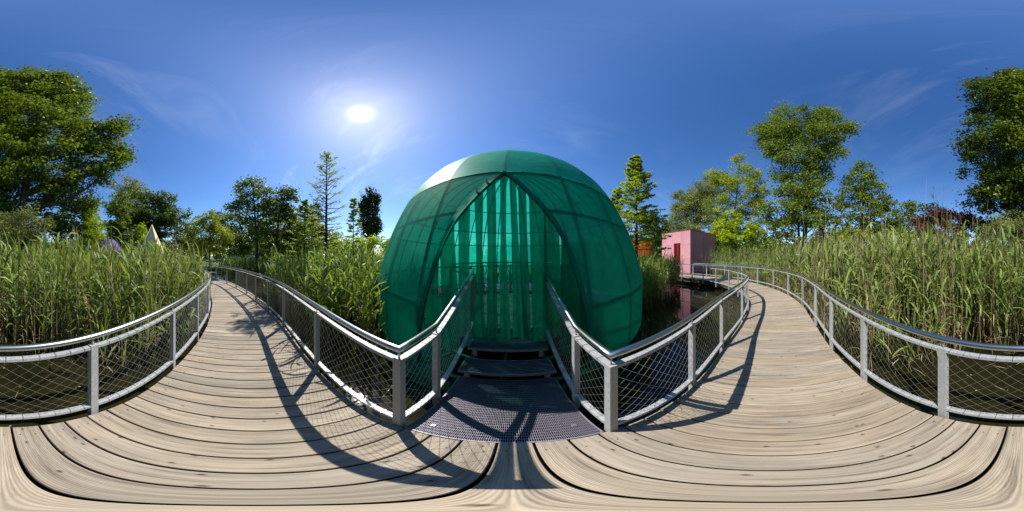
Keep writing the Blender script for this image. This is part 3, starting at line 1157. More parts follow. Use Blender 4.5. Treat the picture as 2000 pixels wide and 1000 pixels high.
# ------------------------------------------------------------------ the other pavilions
def net_box(name, corners, h, z0, mats, label, door=None, rows=3, colsn=4, seed=1):
    """four-cornered pavilion: net panels on a frame; corners in order round the box"""
    cs = [np.array(c, float) for c in corners]
    ctr = sum(cs) / 4
    root = empty(name, (ctr[0], ctr[1], z0))
    tag(root, label, 'pavilion')
    cs = [c - ctr for c in cs]
    net, frm, cur = mats
    for k in range(4):
        a, b_ = cs[k], cs[(k + 1) % 4]
        L = np.linalg.norm(b_ - a)
        t = (b_ - a) / L
        n = np.array([t[1], -t[0]])
        if n @ (a + b_) < 0:
            n = -n
        P = lambda u, z, o=0.0: np.array([*(a + t * u + n * o), z])
        for i in range(colsn):
            for j in range(rows):
                u0, u1 = L * i / colsn + 0.004, L * (i + 1) / colsn - 0.004
                za, zb = h * j / rows + 0.004, h * (j + 1) / rows - 0.004
                if door and door[0] == k and u1 > door[1] and u0 < door[2] and za < door[3]:
                    parts = []
                    if u0 < door[1]:
                        parts.append((u0, door[1], za, zb))
                    if u1 > door[2]:
                        parts.append((door[2], u1, za, zb))
                    if zb > door[3]:
                        parts.append((max(u0, door[1]), min(u1, door[2]), door[3], zb))
                else:
                    parts = [(u0, u1, za, zb)]
                for (p0, p1, q0, q1) in parts:
                    vs, fs, m = [], [], 5
                    for jj in range(m):
                        for ii in range(m):
                            fu, fv = ii / (m - 1), jj / (m - 1)
                            sg = -0.018 * math.sin(math.pi * fu) * math.sin(math.pi * fv)
                            vs.append(P(p0 + (p1 - p0) * fu, q0 + (q1 - q0) * fv, sg))
                    fs = [(jj * m + ii, jj * m + ii + 1, (jj + 1) * m + ii + 1, (jj + 1) * m + ii) for jj in range(m - 1) for ii in range(m - 1)]
                    mesh_obj('net_panel', vs, fs, net, root, True)
        for i in range(colsn + 1):
            b = MB()
            u = min(max(L * i / colsn, 0.05), L - 0.05)
            b.box(P(u, h / 2, -0.06), (0.03, 0.03, h / 2 - 0.01), (t[0], t[1], 0), (n[0], n[1], 0))
            b.build('frame_post', frm, root)
        for j in range(rows + 1):
            b = MB()
            z = min(max(h * j / rows, 0.05), h - 0.05)
            if door and door[0] == k and z < door[3]:
                for (p0, p1) in ((0, door[1]), (door[2], L)):
                    b.box(P((p0 + p1) / 2, z, -0.06), ((p1 - p0) / 2, 0.028, 0.028), (t[0], t[1], 0), (n[0], n[1], 0))
            else:
                b.box(P(L / 2, z, -0.06), (L / 2, 0.028, 0.028), (t[0], t[1], 0), (n[0], n[1], 0))
            b.build('frame_bar', frm, root)
        b = MB()
        b.box(P(L / 2, h + 0.025, 0.0), (L / 2 + 0.03, 0.03, 0.02), (t[0], t[1], 0), (n[0], n[1], 0))
        b.build('roof_edge', frm, root)
        if door and door[0] == k:
            r_ = random.Random(seed)
            u = door[1] + 0.02
            while u < door[2] - 0.06:
                w = r_.uniform(0.14, 0.24)
                vs, fs = [], []
                for jj in range(9):
                    v = jj / 8
                    for ii in range(5):
                        f = ii / 4 - 0.5
                        vs.append(P(u + w / 2 + f * w * (0.55 + 0.5 * v) + 0.04 * math.sin(3 * v + u * 9), door[3] * (1 - v) + 0.03, -0.08 + 0.05 * math.sin(6 * f + u * 7 + 2 * v)))
                fs = [(jj * 5 + ii, jj * 5 + ii + 1, (jj + 1) * 5 + ii + 1, (jj + 1) * 5 + ii) for jj in range(8) for ii in range(4)]
                mesh_obj('curtain_strip', vs, fs, cur, root, True)
                u += w + r_.uniform(0.03, 0.12)
    roof = [np.array([*c, h]) for c in cs]
    vs, fs, m = [], [], 7
    for jj in range(m):
        for ii in range(m):
            u, v = ii / (m - 1), jj / (m - 1)
            p = (roof[0] * (1 - u) + roof[1] * u) * (1 - v) + (roof[3] * (1 - u) + roof[2] * u) * v
            vs.append(p - np.array([0, 0, 0.06 * math.sin(math.pi * u) * math.sin(math.pi * v)]))
    fs = [(jj * m + ii, jj * m + ii + 1, (jj + 1) * m + ii + 1, (jj + 1) * m + ii) for jj in range(m - 1) for ii in range(m - 1)]
    mesh_obj('roof_net', vs, fs, net, root, True)
    b = MB()
    vs = [(*c * 1.02, -0.03) for c in cs] + [(*c * 1.02, -0.18) for c in cs]
    mesh_obj('floor_slab', vs, [(0, 1, 2, 3), (7, 6, 5, 4)] + [(i, i + 4, (i + 1) % 4 + 4, (i + 1) % 4) for i in range(4)], M_PIER, root)
    for c in cs:
        b = MB()
        b.tube([(*(c * 0.85), -1.0), (*(c * 0.85), -0.19)], 0.07, 8)
        b.build('pile', M_BEAM, root, True)
    return root


near = np.array([13.75, 7.1]); e1 = np.array([0.92, 4.05]); e2 = np.array([4.7, -1.08])
net_box('cube_pavilion', [near, near + e1, near + e1 + e2, near + e2], 4.15, 0.0, (M_RED, M_REDF, M_REDC), 'rose red net cube with a curtained doorway at the end of the boardwalk', (0, 1.3, 2.25, 2.95), 3, 5)
on = at(1268, 500, 27)[:2]
oa = at(1228, 500, 27.8)[:2] - on
ob = np.array([-oa[1], oa[0]]) * -0.85
if ob[1] < 0:
    ob = -ob
net_box('cube_pavilion', [on, on + oa, on + oa + ob, on + ob], 4.5, -0.35, (M_ORANGE, M_ORANGE, M_ORANGE), 'small orange net cube far off behind the feathery cypress beside the red cube', None, 2, 3)


def build_pyramid():
    c = at(297, 500, 19.0)
    h = 6.75
    root = empty('pyramid_pavilion', (c[0], c[1], -0.4))
    tag(root, 'pale yellow net pyramid rising above the reeds', 'pavilion')
    hw = 2.05
    view = math.atan2(c[0], c[1])
    rot = view + R(20)
    base = []
    for k in range(4):
        a = rot + math.pi / 4 + k * math.pi / 2
        base.append(np.array([hw * 1.414 * math.sin(a), hw * 1.414 * math.cos(a), 0]))
    ap = np.array([0, 0, h * 0.86])
    for k in range(4):
        a, b_ = base[k], base[(k + 1) % 4]
        vs, fs, m = [], [], 7
        for j in range(m):
            for i in range(m):
                u, v = i / (m - 1), j / (m - 1) * 0.995
                vs.append((a * (1 - u) + b_ * u) * (1 - v) + ap * v)
        fs = [(j * m + i, j * m + i + 1, (j + 1) * m + i + 1, (j + 1) * m + i) for j in range(m - 1) for i in range(m - 1)]
        mesh_obj('net_panel', vs, fs, M_YELLOW, root)
        b = MB(); b.tube([a * 0.985, ap * 0.99], 0.035, 6); b.build('edge_pole', M_YELLOW, root, True)
        b = MB(); b.tube([a * 0.98 + [0, 0, 0.05], b_ * 0.98 + [0, 0, 0.05]], 0.03, 6); b.build('base_bar', M_YELLOW, root, True)


build_pyramid()


def build_purple():
    c = at(214, 500, 20.0)
    root = empty('dome_pavilion', (c[0], c[1], -0.4))
    tag(root, 'purple net dome peeping over the reeds beside the yellow pyramid', 'pavilion')
    rr, hh, n = 1.75, 4.15, 10
    for k in range(n):
        t0, t1 = 2 * math.pi * k / n, 2 * math.pi * (k + 1) / n
        vs, fs = [], []
        for j in range(13):
            f = j / 12 * math.pi / 2 * 0.995
            for i in range(5):
                t = t0 + (t1 - t0) * i / 4
                q = rr * math.cos(f) ** 0.8 * (1 - 0.03 * math.sin(math.pi * i / 4))
                vs.append((q * math.sin(t), q * math.cos(t), hh * math.sin(f)))
        fs = [(j * 5 + i, j * 5 + i + 1, (j + 1) * 5 + i + 1, (j + 1) * 5 + i) for j in range(12) for i in range(4)]
        mesh_obj('net_panel', vs, fs, M_PURPLE, root, True)
        b = MB()
        b.tube([(rr * 0.99 * math.cos(f) ** 0.8 * math.sin(t0), rr * 0.99 * math.cos(f) ** 0.8 * math.cos(t0), hh * 0.99 * math.sin(f)) for f in np.linspace(0, 1.55, 12)], 0.02, 5)
        b.build('rib', M_PURPLE, root, True)


build_purple()


# ------------------------------------------------------------------ reeds
def ribbon_leaves(base, az, e0, bend, length, width, segs=5, twist=None):
    """vectorised curved leaf blades -> verts, quads"""
    n = len(az)
    s = np.linspace(0, 1, segs + 1)
    prof = np.interp(s, [0, 0.15, 0.4, 0.75, 1.0], [0.35, 0.9, 1.0, 0.6, 0.04])
    pos = np.zeros((n, segs + 1, 3))
    cur = base.copy()
    hx, hy = np.sin(az), np.cos(az)
    for k in range(segs + 1):
        pos[:, k] = cur
        sm = (k + 0.5) / segs
        el = e0 - bend * sm ** 1.6
        stp = (length / segs)[:, None]
        cur = cur + stp * np.stack([hx * np.cos(el), hy * np.cos(el), np.sin(el)], 1)
    if twist is None:
        twist = np.zeros(n)
    side = np.stack([hy * np.cos(twist), -hx * np.cos(twist), np.sin(twist)], 1)
    w = 0.5 * width[:, None, None] * prof[None, :, None]
    lf, rt = pos - side[:, None] * w, pos + side[:, None] * w
    verts = np.stack([lf, rt], 2).reshape(-1, 3)
    m = 2 * (segs + 1)
    b = (np.arange(n) * m)[:, None] + 2 * np.arange(segs)[None]
    quads = np.stack([b, b + 1, b + 3, b + 2], -1).reshape(-1, 4)
    return verts, quads, m


def stems(base, top, bow, w, segs=4):
    """three-sided tapering stems"""
    n = len(base)
    s = np.linspace(0, 1, segs + 1)
    pos = base[:, None] * (1 - s)[None, :, None] + top[:, None] * s[None, :, None] + bow[:, None] * (np.sin(math.pi * s))[None, :, None]
    ang = np.array([0, 2.094, 4.189])
    ring = np.stack([np.cos(ang), np.sin(ang), np.zeros(3)], 1)
    rad = 0.5 * w[:, None] * np.interp(s, [0, 1], [1.0, 0.45])[None]
    v = pos[:, :, None] + ring[None, None] * rad[:, :, None, None]
    m = 3 * (segs + 1)
    b = (np.arange(n) * m)[:, None, None] + 3 * np.arange(segs)[None, :, None]
    k = np.arange(3)[None, None]
    k2 = (k + 1) % 3
    q = np.stack([b + k, b + k2, b + 3 + k2, b + 3 + k], -1).reshape(-1, 4)
    return v.reshape(-1, 3), q, m, pos


def merge(parts):
    V, F, Mi, T, off = [], [], [], [], 0
    for v, f, mi, t in parts:
        V.append(v); F.append(f + off); Mi.append(np.full(len(f), mi)); T.append(t)
        off += len(v)
    return np.concatenate(V), np.concatenate(F), np.concatenate(Mi), np.concatenate(T)


def reed_parts(xy, h, rg, leaf_n=8, leaf_len=0.5, leaf_w=0.026, dry_frac=0.5, dry_h=1.15, plume=0.12, lean=0.12, segs=5, stem_w=0.010):
    n = len(xy)
    base = np.column_stack([xy, np.full(n, WATER_Z - 0.1)])
    la = rg.uniform(0, 2 * math.pi, n)
    lm = np.abs(rg.normal(0, lean, n)) * h
    top = base + np.column_stack([np.sin(la) * lm, np.cos(la) * lm, h])
    bow = np.column_stack([rg.normal(0, 0.03, n), rg.normal(0, 0.03, n), np.zeros(n)])
    parts = []
    tn = rg.uniform(0, 1, n)
    v, q, m, pos = stems(base, top, bow, np.full(n, stem_w))
    parts.append((v, q, 1, np.repeat(np.clip(tn * 0.9 + rg.normal(0, 0.1, n), 0, 1), m)))
    # leaves
    fr = np.clip((np.arange(leaf_n)[None] + rg.uniform(0.1, 0.9, (n, leaf_n))) / leaf_n, 0, 1) * 0.72 + 0.28
    az0 = rg.uniform(0, 2 * math.pi, n)
    az = (az0[:, None] + math.pi * np.arange(leaf_n)[None] + rg.normal(0, 0.7, (n, leaf_n))).ravel()
    f = fr.ravel()
    idx = np.repeat(np.arange(n), leaf_n)
    bp = base[idx] * (1 - f)[:, None] + top[idx] * f[:, None] + bow[idx] * np.sin(math.pi * f)[:, None]
    ln = leaf_len * rg.uniform(0.6, 1.25, len(f)) * np.interp(f, [0.28, 0.6, 1.0], [0.85, 1.1, 0.75])
    e0 = rg.normal(1.12, 0.18, len(f)) + 0.25 * (f > 0.85)
    bend = np.abs(rg.normal(0.95, 0.6, len(f)))
    bend = np.where(rg.uniform(0, 1, len(f)) < 0.18, bend + 1.1, bend)
    v, q, m = ribbon_leaves(bp, az, e0, bend, ln, leaf_w * rg.uniform(0.7, 1.3, len(f)), segs, rg.normal(0, 0.5, len(f)))
    lt = np.clip(0.42 + 0.25 * (tn[idx] - 0.5) + rg.normal(0, 0.2, len(f)), 0, 1)
    parts.append((v, q, 0, np.repeat(lt, m)))
    # last year's dry stalks
    k = int(n * dry_frac)
    if k:
        j = rg.integers(0, n, k)
        b2 = base[j] + np.column_stack([rg.normal(0, 0.12, k), rg.normal(0, 0.12, k), np.zeros(k)])
        hh = h[j] * dry_h * rg.uniform(0.45, 1.08, k)
        la = rg.uniform(0, 2 * math.pi, k)
        lm = np.abs(rg.normal(0, 0.09, k)) * hh
        t2 = b2 + np.column_stack([np.sin(la) * lm, np.cos(la) * lm, hh])
        v, q, m, pos = stems(b2, t2, np.column_stack([rg.normal(0, 0.05, k), rg.normal(0, 0.05, k), np.zeros(k)]), np.full(k, 0.015), 3)
        parts.append((v, q, 2, np.repeat(rg.uniform(0, 1, k), m)))
        # dry broken leaves low down
        kk = k * 2
        j = rg.integers(0, k, kk)
        f = rg.uniform(0.08, 0.6, kk)
        bp = b2[j] * (1 - f)[:, None] + t2[j] * f[:, None]
        v, q, m = ribbon_leaves(bp, rg.uniform(0, 6.28, kk), rg.normal(0.2, 0.5, kk), np.abs(rg.normal(1.3, 0.5, kk)), rg.uniform(0.15, 0.4, kk), np.full(kk, 0.012), 3)
        parts.append((v, q, 2, np.repeat(rg.uniform(0, 1, kk), m)))
        # plumes
        pl = np.nonzero(rg.uniform(0, 1, k) < plume)[0]
        if len(pl):
            r_ = np.repeat(pl, 14)
            f = 1 - rg.uniform(0, 0.09, len(r_))
            bp = b2[r_] * (1 - f)[:, None] + t2[r_] * f[:, None]
            v, q, m = ribbon_leaves(bp, np.repeat(rg.uniform(0, 6.28, len(pl)), 14) + rg.normal(0, 0.7, len(r_)), rg.normal(1.0, 0.3, len(r_)), np.abs(rg.normal(1.2, 0.3, len(r_))), rg.uniform(0.08, 0.2, len(r_)), np.full(len(r_), 0.012), 3)
            parts.append((v, q, 2, np.repeat(rg.uniform(0, 0.5, len(r_)), m)))
    return parts


def dist_walk(xy):
    best = np.full(len(xy), 1e9)
    p = CW.p[::3]
    for i in range(0, len(xy), 4000):
        d = np.sqrt(((xy[i:i + 4000, None] - p[None]) ** 2).sum(-1))
        best[i:i + 4000] = d.min(1)
    return best


def scatter(n, x0, x1, y0, y1, test, rg):
    xy = np.column_stack([rg.uniform(x0, x1, n), rg.uniform(y0, y1, n)])
    ok = test(xy[:, 0], xy[:, 1], dist_walk(xy))
    xy = xy[ok]
    # clumpy growth
    c = np.sin(xy[:, 0] * 2.7 + 1.1) * np.sin(xy[:, 1] * 3.1 + 0.4) + 0.6 * np.sin(xy[:, 0] * 6.1 - xy[:, 1] * 5.3)
    keep = rg.uniform(0, 1, len(xy)) < np.clip(0.72 + 0.33 * c, 0.12, 1)
    return xy[keep]


def reed_bed(label, parts_list):
    V, F, Mi, T = merge(parts_list)
    o = mesh_obj('reed_bed', V, F, [M_REED, M_STALK, M_DRY], None, True, Mi, T, loc=(*V[:, :2].mean(0), WATER_Z))
    tag(o, label, 'reeds', None, 'stuff')
    return o


def build_reeds():
    rg = np.random.default_rng(21)
    # behind the camera, shady-tree side
    rear_l = lambda x, y, d: (y < -0.8) & (x < 0.2) & (d > np.interp(x, [-9, -5.5, -4, -2.5, 0.2], [1.12, 1.1, 1.15, 1.75, 3.2])) & (y < np.interp(x, [-15, -9, -5, 0], [-9, -4.0, -1.5, -1]))
    near = scatter(2500, -9, 0.2, -8.2, -0.8, rear_l, rg)
    far = scatter(1700, -15, 0.2, -13, -8.0, rear_l, rg)
    pl = reed_parts(near, np.clip(rg.normal(2.05, 0.34, len(near)), 0.9, 2.6), rg, 7, 0.6, 0.046, 1.3, 1.10, 0.10, segs=4)
    pl += reed_parts(far, rg.normal(2.3, 0.22, len(far)), rg, 6, 0.55, 0.034, 0.4, 1.12, 0.1, segs=4)
    st = scatter(420, -6.5, -1.4, -2.6, -0.95, lambda x, y, d: (d > 1.07) & (y < -0.9), rg)
    pl += reed_parts(st[:70], rg.uniform(0.9, 1.7, len(st[:70])), rg, 6, 0.5, 0.036, 0.4, 1.1, 0.0, 0.2, segs=4)
    reed_bed('dense green reed bed below the big spreading tree behind the railing', pl)
    rear_r = lambda x, y, d: (x > 0.2) & (d > np.interp(x, [0.2, 2.2, 4.2, 12], [3.0, 2.5, 1.1, 1.08])) & (y < np.interp(x, [0, 4, 6.5, 9, 11, 12.9, 13.0, 18], [-1, -1.2, -0.9, 0.0, 1.6, 4.5, 5.7, 5.7]))
    near = scatter(3700, 0.2, 9.5, -7.6, 0.0, rear_r, rg)
    far = scatter(3600, 0.2, 18, -12.5, 5.5, lambda x, y, d: rear_r(x, y, d) & ~((x < 9.5) & (y > -7.6)), rg)
    pl = reed_parts(near, np.clip(rg.normal(2.28, 0.38, len(near)), 0.9, 3.0), rg, 7, 0.62, 0.05, 1.7, 1.2, 0.07, segs=4)
    pl += reed_parts(far, rg.normal(2.5, 0.25, len(far)), rg, 6, 0.55, 0.034, 0.5, 1.15, 0.15, segs=4)
    st = scatter(420, 1.4, 6.5, -2.8, -0.95, lambda x, y, d: (d > 1.07) & (y < -0.9), rg)
    pl += reed_parts(st[:80], rg.uniform(0.9, 1.8, len(st[:80])), rg, 6, 0.5, 0.036, 0.4, 1.1, 0.0, 0.2, segs=4)
    reed_bed('tall sunlit reed bed full of dry stalks along the outer railing', pl)
    din = lambda x, y: (x - DC[0]) ** 2 + (y - DC[1]) ** 2 > (DR + 0.12) ** 2
    front = lambda x, y, d: din(x, y) & (d > np.interp(x, [-12, -5, -3.2, -1.9, -0.9], [1.3, 1.35, 1.4, 2.2, 3.2])) & (y > np.interp(x, [-14, -9, -5, 0], [2.0, 0.4, 0.4, 0.9])) & (x < -0.9)
    near = scatter(2500, -8, -0.9, 0.6, 7.5, front, rg)
    far = scatter(1500, -14, -3, 3, 14, lambda x, y, d: front(x, y, d) & ~((x > -8) & (y < 7.5)) & ((x > -8.5) | (y > 6)), rg)
    pl = reed_parts(near, np.clip(rg.normal(1.9, 0.3, len(near)), 0.9, 2.5), rg, 7, 0.6, 0.044, 0.35, 1.05, 0.02, segs=4)
    pl += reed_parts(far, rg.normal(2.2, 0.2, len(far)), rg, 6, 0.55, 0.034, 0.2, 1.05, 0.05, segs=4)
    reed_bed('backlit reed bed between the sunny railing and the green dome', pl)
    poly = lambda x, y, d: (d > 1.3) & din(x, y) & (y > 3.8 + 0.42 * (x - 4.75)) & (y < 6.0 + 0.95 * (x - 4.75)) & (x < 10.0)
    near = scatter(2400, 4.5, 10, 4, 11, poly, rg)
    pl = reed_parts(near, np.clip(rg.normal(1.8, 0.22, len(near)), 1.0, 2.3), rg, 9, 0.7, 0.026, 0.3, 0.9, 0.02, 0.16)
    reed_bed('arching sedge clump in the open water between the dome and the red cube', pl)
    bk = scatter(1500, -6, 6, 10.8, 14.5, lambda x, y, d: din(x, y), rg)  # reeds added behind the dome to block the sky's bright reflection on the water
    pl = reed_parts(bk, np.clip(rg.normal(1.9, 0.2, len(bk)), 1.2, 2.4), rg, 6, 0.6, 0.05, 0.3, 1.0, 0.0, segs=3)
    reed_bed('added reed belt behind the green dome screening the bright water', pl)
    fp = lambda x, y, d: (d > 2.2)
    near = scatter(2200, -24, -14, -3.5, 8, fp, rg)
    pl = reed_parts(near, np.clip(rg.normal(1.75, 0.12, len(near)), 1.2, 2.2), rg, 7, 0.55, 0.045, 0.1, 0.9, 0.0, 0.1, 3, 0.016)
    reed_bed('low dark sedge on the far bank in front of the slender young trees', pl)


build_reeds()


# ------------------------------------------------------------------ trees
def leaf_cards(pos, size, rg, up=0.35, narrow=0.55):
    """small pointed leaves: diamond quads"""
    n = len(pos)
    d = rg.normal(0, 1, (n, 3)); d[:, 2] = d[:, 2] * 0.6 - 0.15
    d /= np.linalg.norm(d, axis=1)[:, None]
    nm = rg.normal(0, 1, (n, 3)); nm[:, 2] += up * 3
    s = np.cross(d, nm); s /= np.linalg.norm(s, axis=1)[:, None] + 1e-9
    L = (size * rg.uniform(0.65, 1.35, n))[:, None]
    W = L * narrow
    v = np.stack([pos - d * L * 0.5, pos + s * W * 0.5 - d * L * 0.05, pos + d * L * 0.5, pos - s * W * 0.5 - d * L * 0.05], 1).reshape(-1, 3)
    q = (np.arange(n) * 4)[:, None] + np.arange(4)[None]
    return v, q


def bent(p, q, n, amp, rg):
    p, q = np.asarray(p, float), np.asarray(q, float)
    t = np.linspace(0, 1, n)[:, None]
    L = np.linalg.norm(q - p)
    off = rg.normal(0, amp * L, 3)
    return p * (1 - t) + q * t + off * np.sin(math.pi * t) + rg.normal(0, amp * 0.25 * L, (n, 3)) * np.sin(math.pi * t)


def make_tree(name, label, px, d, lobes, leaf, bark=None, rc=0.8, size=0.16, cov=0.75, layers=2.4, trunk_r=0.22, flat=0.6, group=None, seed=0, narrow=0.55, cat='tree', base_z=-0.45, limb=True, up=0.35, hang=0.0):
    rg = np.random.default_rng(seed + int(px) * 13)
    bark = bark or M_BARK
    base = at(px, 500, d); base[2] = base_z
    root = empty(name, tuple(base))
    tag(root, label, cat, group)
    L3 = []
    for lb in lobes:
        lx, ly, rx, ry = lb[:4]
        dd = lb[4] if len(lb) > 4 else 0.0
        a, e = direction(lx, ly)
        D = d + dd
        c = at(lx, ly, D)
        k = R(0.18)
        L3.append((c - base, rx * k * D * 1.12, ry * k * D / math.cos(e) ** 2 * 1.12))
    wood = MB()
    top = max(L3, key=lambda l: l[0][2])
    low = min(l[0][2] - l[2] for l in L3)
    H = top[0][2]
    ctr = np.mean([l[0] for l in L3], axis=0)
    tr_top = np.array([ctr[0] * 0.6 + top[0][0] * 0.4, ctr[1] * 0.6 + top[0][1] * 0.4, H])
    tp = bent((0, 0, -0.3), tr_top, 9, 0.025, rg)
    tp[0] = (0, 0, -0.3)
    wood.tube(tp, list(np.interp(np.linspace(0, 1, 9), [0, 0.06, 1], [trunk_r * 1.35, trunk_r, trunk_r * 0.18])), 8)
    P, T = [], []
    for (c, rx, rz) in L3:
        # limb from the trunk to the lobe
        zt = np.clip(c[2] - 0.8 * math.hypot(c[0] - tr_top[0], c[1] - tr_top[1]) - rz * 0.3, 0.12 * H, H * 0.97)
        f = zt / H
        st = np.array([np.interp(f, np.linspace(0, 1, 9), tp[:, i]) for i in range(3)])
        if limb:
            lp = bent(st, c, 6, 0.05, rg)
            r0 = trunk_r * np.interp(f, [0, 1], [0.55, 0.25])
            wood.tube(lp, list(np.linspace(r0, r0 * 0.3, 6)), 6, False)
        n = max(4, int(1.9 * layers * rx * rz / rc ** 2))
        for _ in range(n):
            u = rg.normal(0, 1, 3); u /= np.linalg.norm(u)
            u *= rg.uniform(0.25, 1.0) ** 0.45
            cc = c + u * np.array([rx, rx, rz])
            if cc[2] < 0.3:
                cc[2] = 0.3 + rg.uniform(0, 0.5)
            rcl = rc * rg.uniform(0.55, 1.25)
            if limb and rg.uniform() < 0.7:
                wood.tube(bent(c + u * np.array([rx, rx, rz]) * 0.05, cc, 4, 0.08, rg), list(np.linspace(trunk_r * 0.13, 0.008, 4)), 4, False)
            area = math.pi * rcl * rcl * 0.75
            m = int(1.35 * cov * area / (size * size * narrow * 0.5) / 1.3)
            q = rg.normal(0, 0.5, (m, 3)) * np.array([rcl, rcl, rcl * flat])
            if hang:
                q[:, 2] -= hang * rg.uniform(0, 1, m) ** 2 * rcl
            P.append(cc + q)
            # leaf tint varies at random from clump to clump
            base_t = 0.42 + rg.normal(0, 0.13)
            T.append(np.clip(base_t + rg.normal(0, 0.16, m), 0, 1))
    wood.build('trunk', bark, root, True)
    P = np.concatenate(P); T = np.concatenate(T)
    v, q = leaf_cards(P, size * 1.14 * 1.12, rg, up, narrow * 1.1)
    crown = mesh_obj('crown', v, q, leaf, root, False, None, np.repeat(T, 4))
    crown['kind'] = 'stuff'
    return root


def make_cypress(label, px, top_py, d, spread_px, leaf, n_br=80, tuft=26, seed=0, size=0.085, trunk_r=0.09, low=0.08, bark=None, power=0.75, twigs=7, base_z=-0.5, droop=0.15, cap=None, bw=1.0):
    rg = np.random.default_rng(seed + int(px))
    base = at(px, 500, d); base[2] = base_z
    H = at(px, top_py, d)[2] - base_z
    Lm = spread_px * R(0.18) * d
    root = empty('cypress_tree', tuple(base))
    tag(root, label, 'tree', 'feathery cypresses standing in the pond')
    wood = MB()
    tp = np.column_stack([rg.normal(0, 0.012 * H / 6, 12).cumsum() * 0.4, rg.normal(0, 0.012 * H / 6, 12).cumsum() * 0.4, np.linspace(-0.3, H, 12)])
    tp[:2, :2] = 0
    wood.tube(tp, list(np.linspace(trunk_r * 1.1, 0.012, 12)), 8)
    P, T, D = [], [], []
    for i in range(n_br):
        f = low + (1 - low) * ((i + rg.uniform(0, 1)) / n_br) ** 0.95
        f = min(f, 0.985)
        az = i * 2.399 + rg.normal(0, 0.35)
        L = (min(Lm * (1 - f) ** power, (cap or spread_px) * R(0.18) * d) + 0.14) * rg.uniform(0.6, 1.12)
        st = np.array([np.interp(f * H, tp[:, 2], tp[:, k]) for k in range(3)])
        e0 = np.interp(f, [0, 0.5, 1], [0.02, 0.22, 0.75]) + rg.normal(0, 0.1)
        pts = [st]
        m = 7
        for k in range(m):
            el = e0 - droop * 1.2 * (k / m) + rg.normal(0, 0.09)
            a2 = az + rg.normal(0, 0.1)
            pts.append(pts[-1] + L / m * np.array([math.sin(a2) * math.cos(el), math.cos(a2) * math.cos(el), math.sin(el)]))
        wood.tube(pts, list(bw * np.linspace(max(0.008, trunk_r * 0.24 * (1 - f) + 0.006), 0.003, m + 1)), 4, False)
        pts = np.array(pts)
        for k in range(twigs):
            g = rg.uniform(0.15, 1.0) * m
            i0 = min(int(g), m - 1)
            o = pts[i0] * (1 - (g - i0)) + pts[i0 + 1] * (g - i0)
            ta = az + rg.choice((-1, 1)) * rg.uniform(0.5, 1.2)
            tl = L * rg.uniform(0.22, 0.5) * (1.15 - g / m * 0.75)
            te = e0 * 0.6 + rg.normal(0, 0.10)
            dr = np.array([math.sin(ta) * math.cos(te), math.cos(ta) * math.cos(te), math.sin(te)])
            wood.tube([o, o + dr * tl], [0.005, 0.002], 3, False)
            s = rg.uniform(0.1, 1.05, tuft)[:, None]
            P.append(o + dr * tl * s + rg.normal(0, 1, (tuft, 3)) * np.array([0.055, 0.055, 0.016]) - np.array([0, 0, 0.02]))
            T.append(np.clip(rg.normal(0.5, 0.2) + rg.normal(0, 0.15, tuft), 0, 1))
    wood.build('trunk', bark or M_BARKD, root, True)
    P = np.concatenate(P); T = np.concatenate(T)
    v, q = leaf_cards(P, size * 1.4, rg, 1.3, 0.42)
    c = mesh_obj('crown', v, q, leaf, root, False, None, np.repeat(T, 4))
    c['kind'] = 'stuff'
    return root


GB = 'trees around the pond'
# the big tree over the camera's back, in two stems
make_tree('maple_tree', 'huge spreading maple towering over the reeds beside the purple dome', 45, 11.5,
          [(35, 175, 55, 32), (100, 170, 40, 24), (150, 180, 26, 20), (-10, 190, 40, 34), (60, 240, 70, 34), (135, 225, 40, 26), (10, 290, 60, 40), (110, 300, 70, 38), (175, 275, 36, 26), (215, 262, 30, 16), (240, 252, 16, 8), (210, 310, 38, 26), (232, 305, 20, 14), (165, 345, 42, 28), (60, 350, 60, 34), (195, 345, 24, 18), (-10, 370, 50, 40)],
          L_OAK, M_BARKD, 0.85, 0.19, 0.8, 2.3, 0.34, 0.45, GB, 1, up=0.5)
make_tree('maple_tree', 'tall dark leafy tree above the copper red shrub', 1968, 12.5,
          [(1925, 178, 34, 14), (1975, 170, 40, 24), (1940, 215, 40, 26), (1990, 230, 46, 40), (1925, 262, 40, 24), (1895, 290, 26, 18), (1950, 300, 50, 36), (2000, 320, 44, 40), (1905, 330, 26, 20), (1945, 370, 40, 34), (1990, 400, 44, 40), (1915, 390, 26, 26), (1940, 430, 30, 26)],
          L_DEEP, M_BARKD, 0.85, 0.19, 0.8, 2.4, 0.3, 0.45, GB, 2, up=0.5)
make_tree('broadleaf_tree', 'dark understorey tree filling the space below the huge maple', 110, 14,
          [(60, 420, 55, 45), (125, 410, 50, 40), (170, 420, 34, 36), (20, 450, 50, 30), (150, 455, 40, 24)], L_OAK, M_BARKD, 0.8, 0.19, 0.8, 2.4, 0.2, 0.6, GB, 3)
make_tree('willow_shrub', 'grey green willow shrub at the foot of the huge maple', 25, 9.5,
          [(10, 445, 26, 28), (50, 440, 30, 26), (80, 455, 22, 22), (-25, 455, 26, 26), (-60, 450, 22, 26)], L_GREY, M_BARK, 0.5, 0.12, 0.7, 2.2, 0.08, 0.7, None, 4, 0.3, 'shrub')
make_tree('larch_shrub', 'bright green young larch beside the purple dome', 178, 13, [(178, 410, 9, 14), (176, 430, 16, 18), (178, 455, 22, 22)], L_LIME, M_BARK, 0.5, 0.14, 0.8, 2.4, 0.07, 0.5, None, 5, 0.3, 'shrub')
make_tree('broadleaf_tree', 'tall ivy clad tree between the purple dome and the yellow pyramid', 232, 24, [(230, 395, 22, 20), (228, 425, 24, 26), (235, 455, 30, 26), (240, 478, 34, 18)], L_MID, M_BARKD, 0.8, 0.28, 0.85, 2.6, 0.22, 0.7, GB, 6)
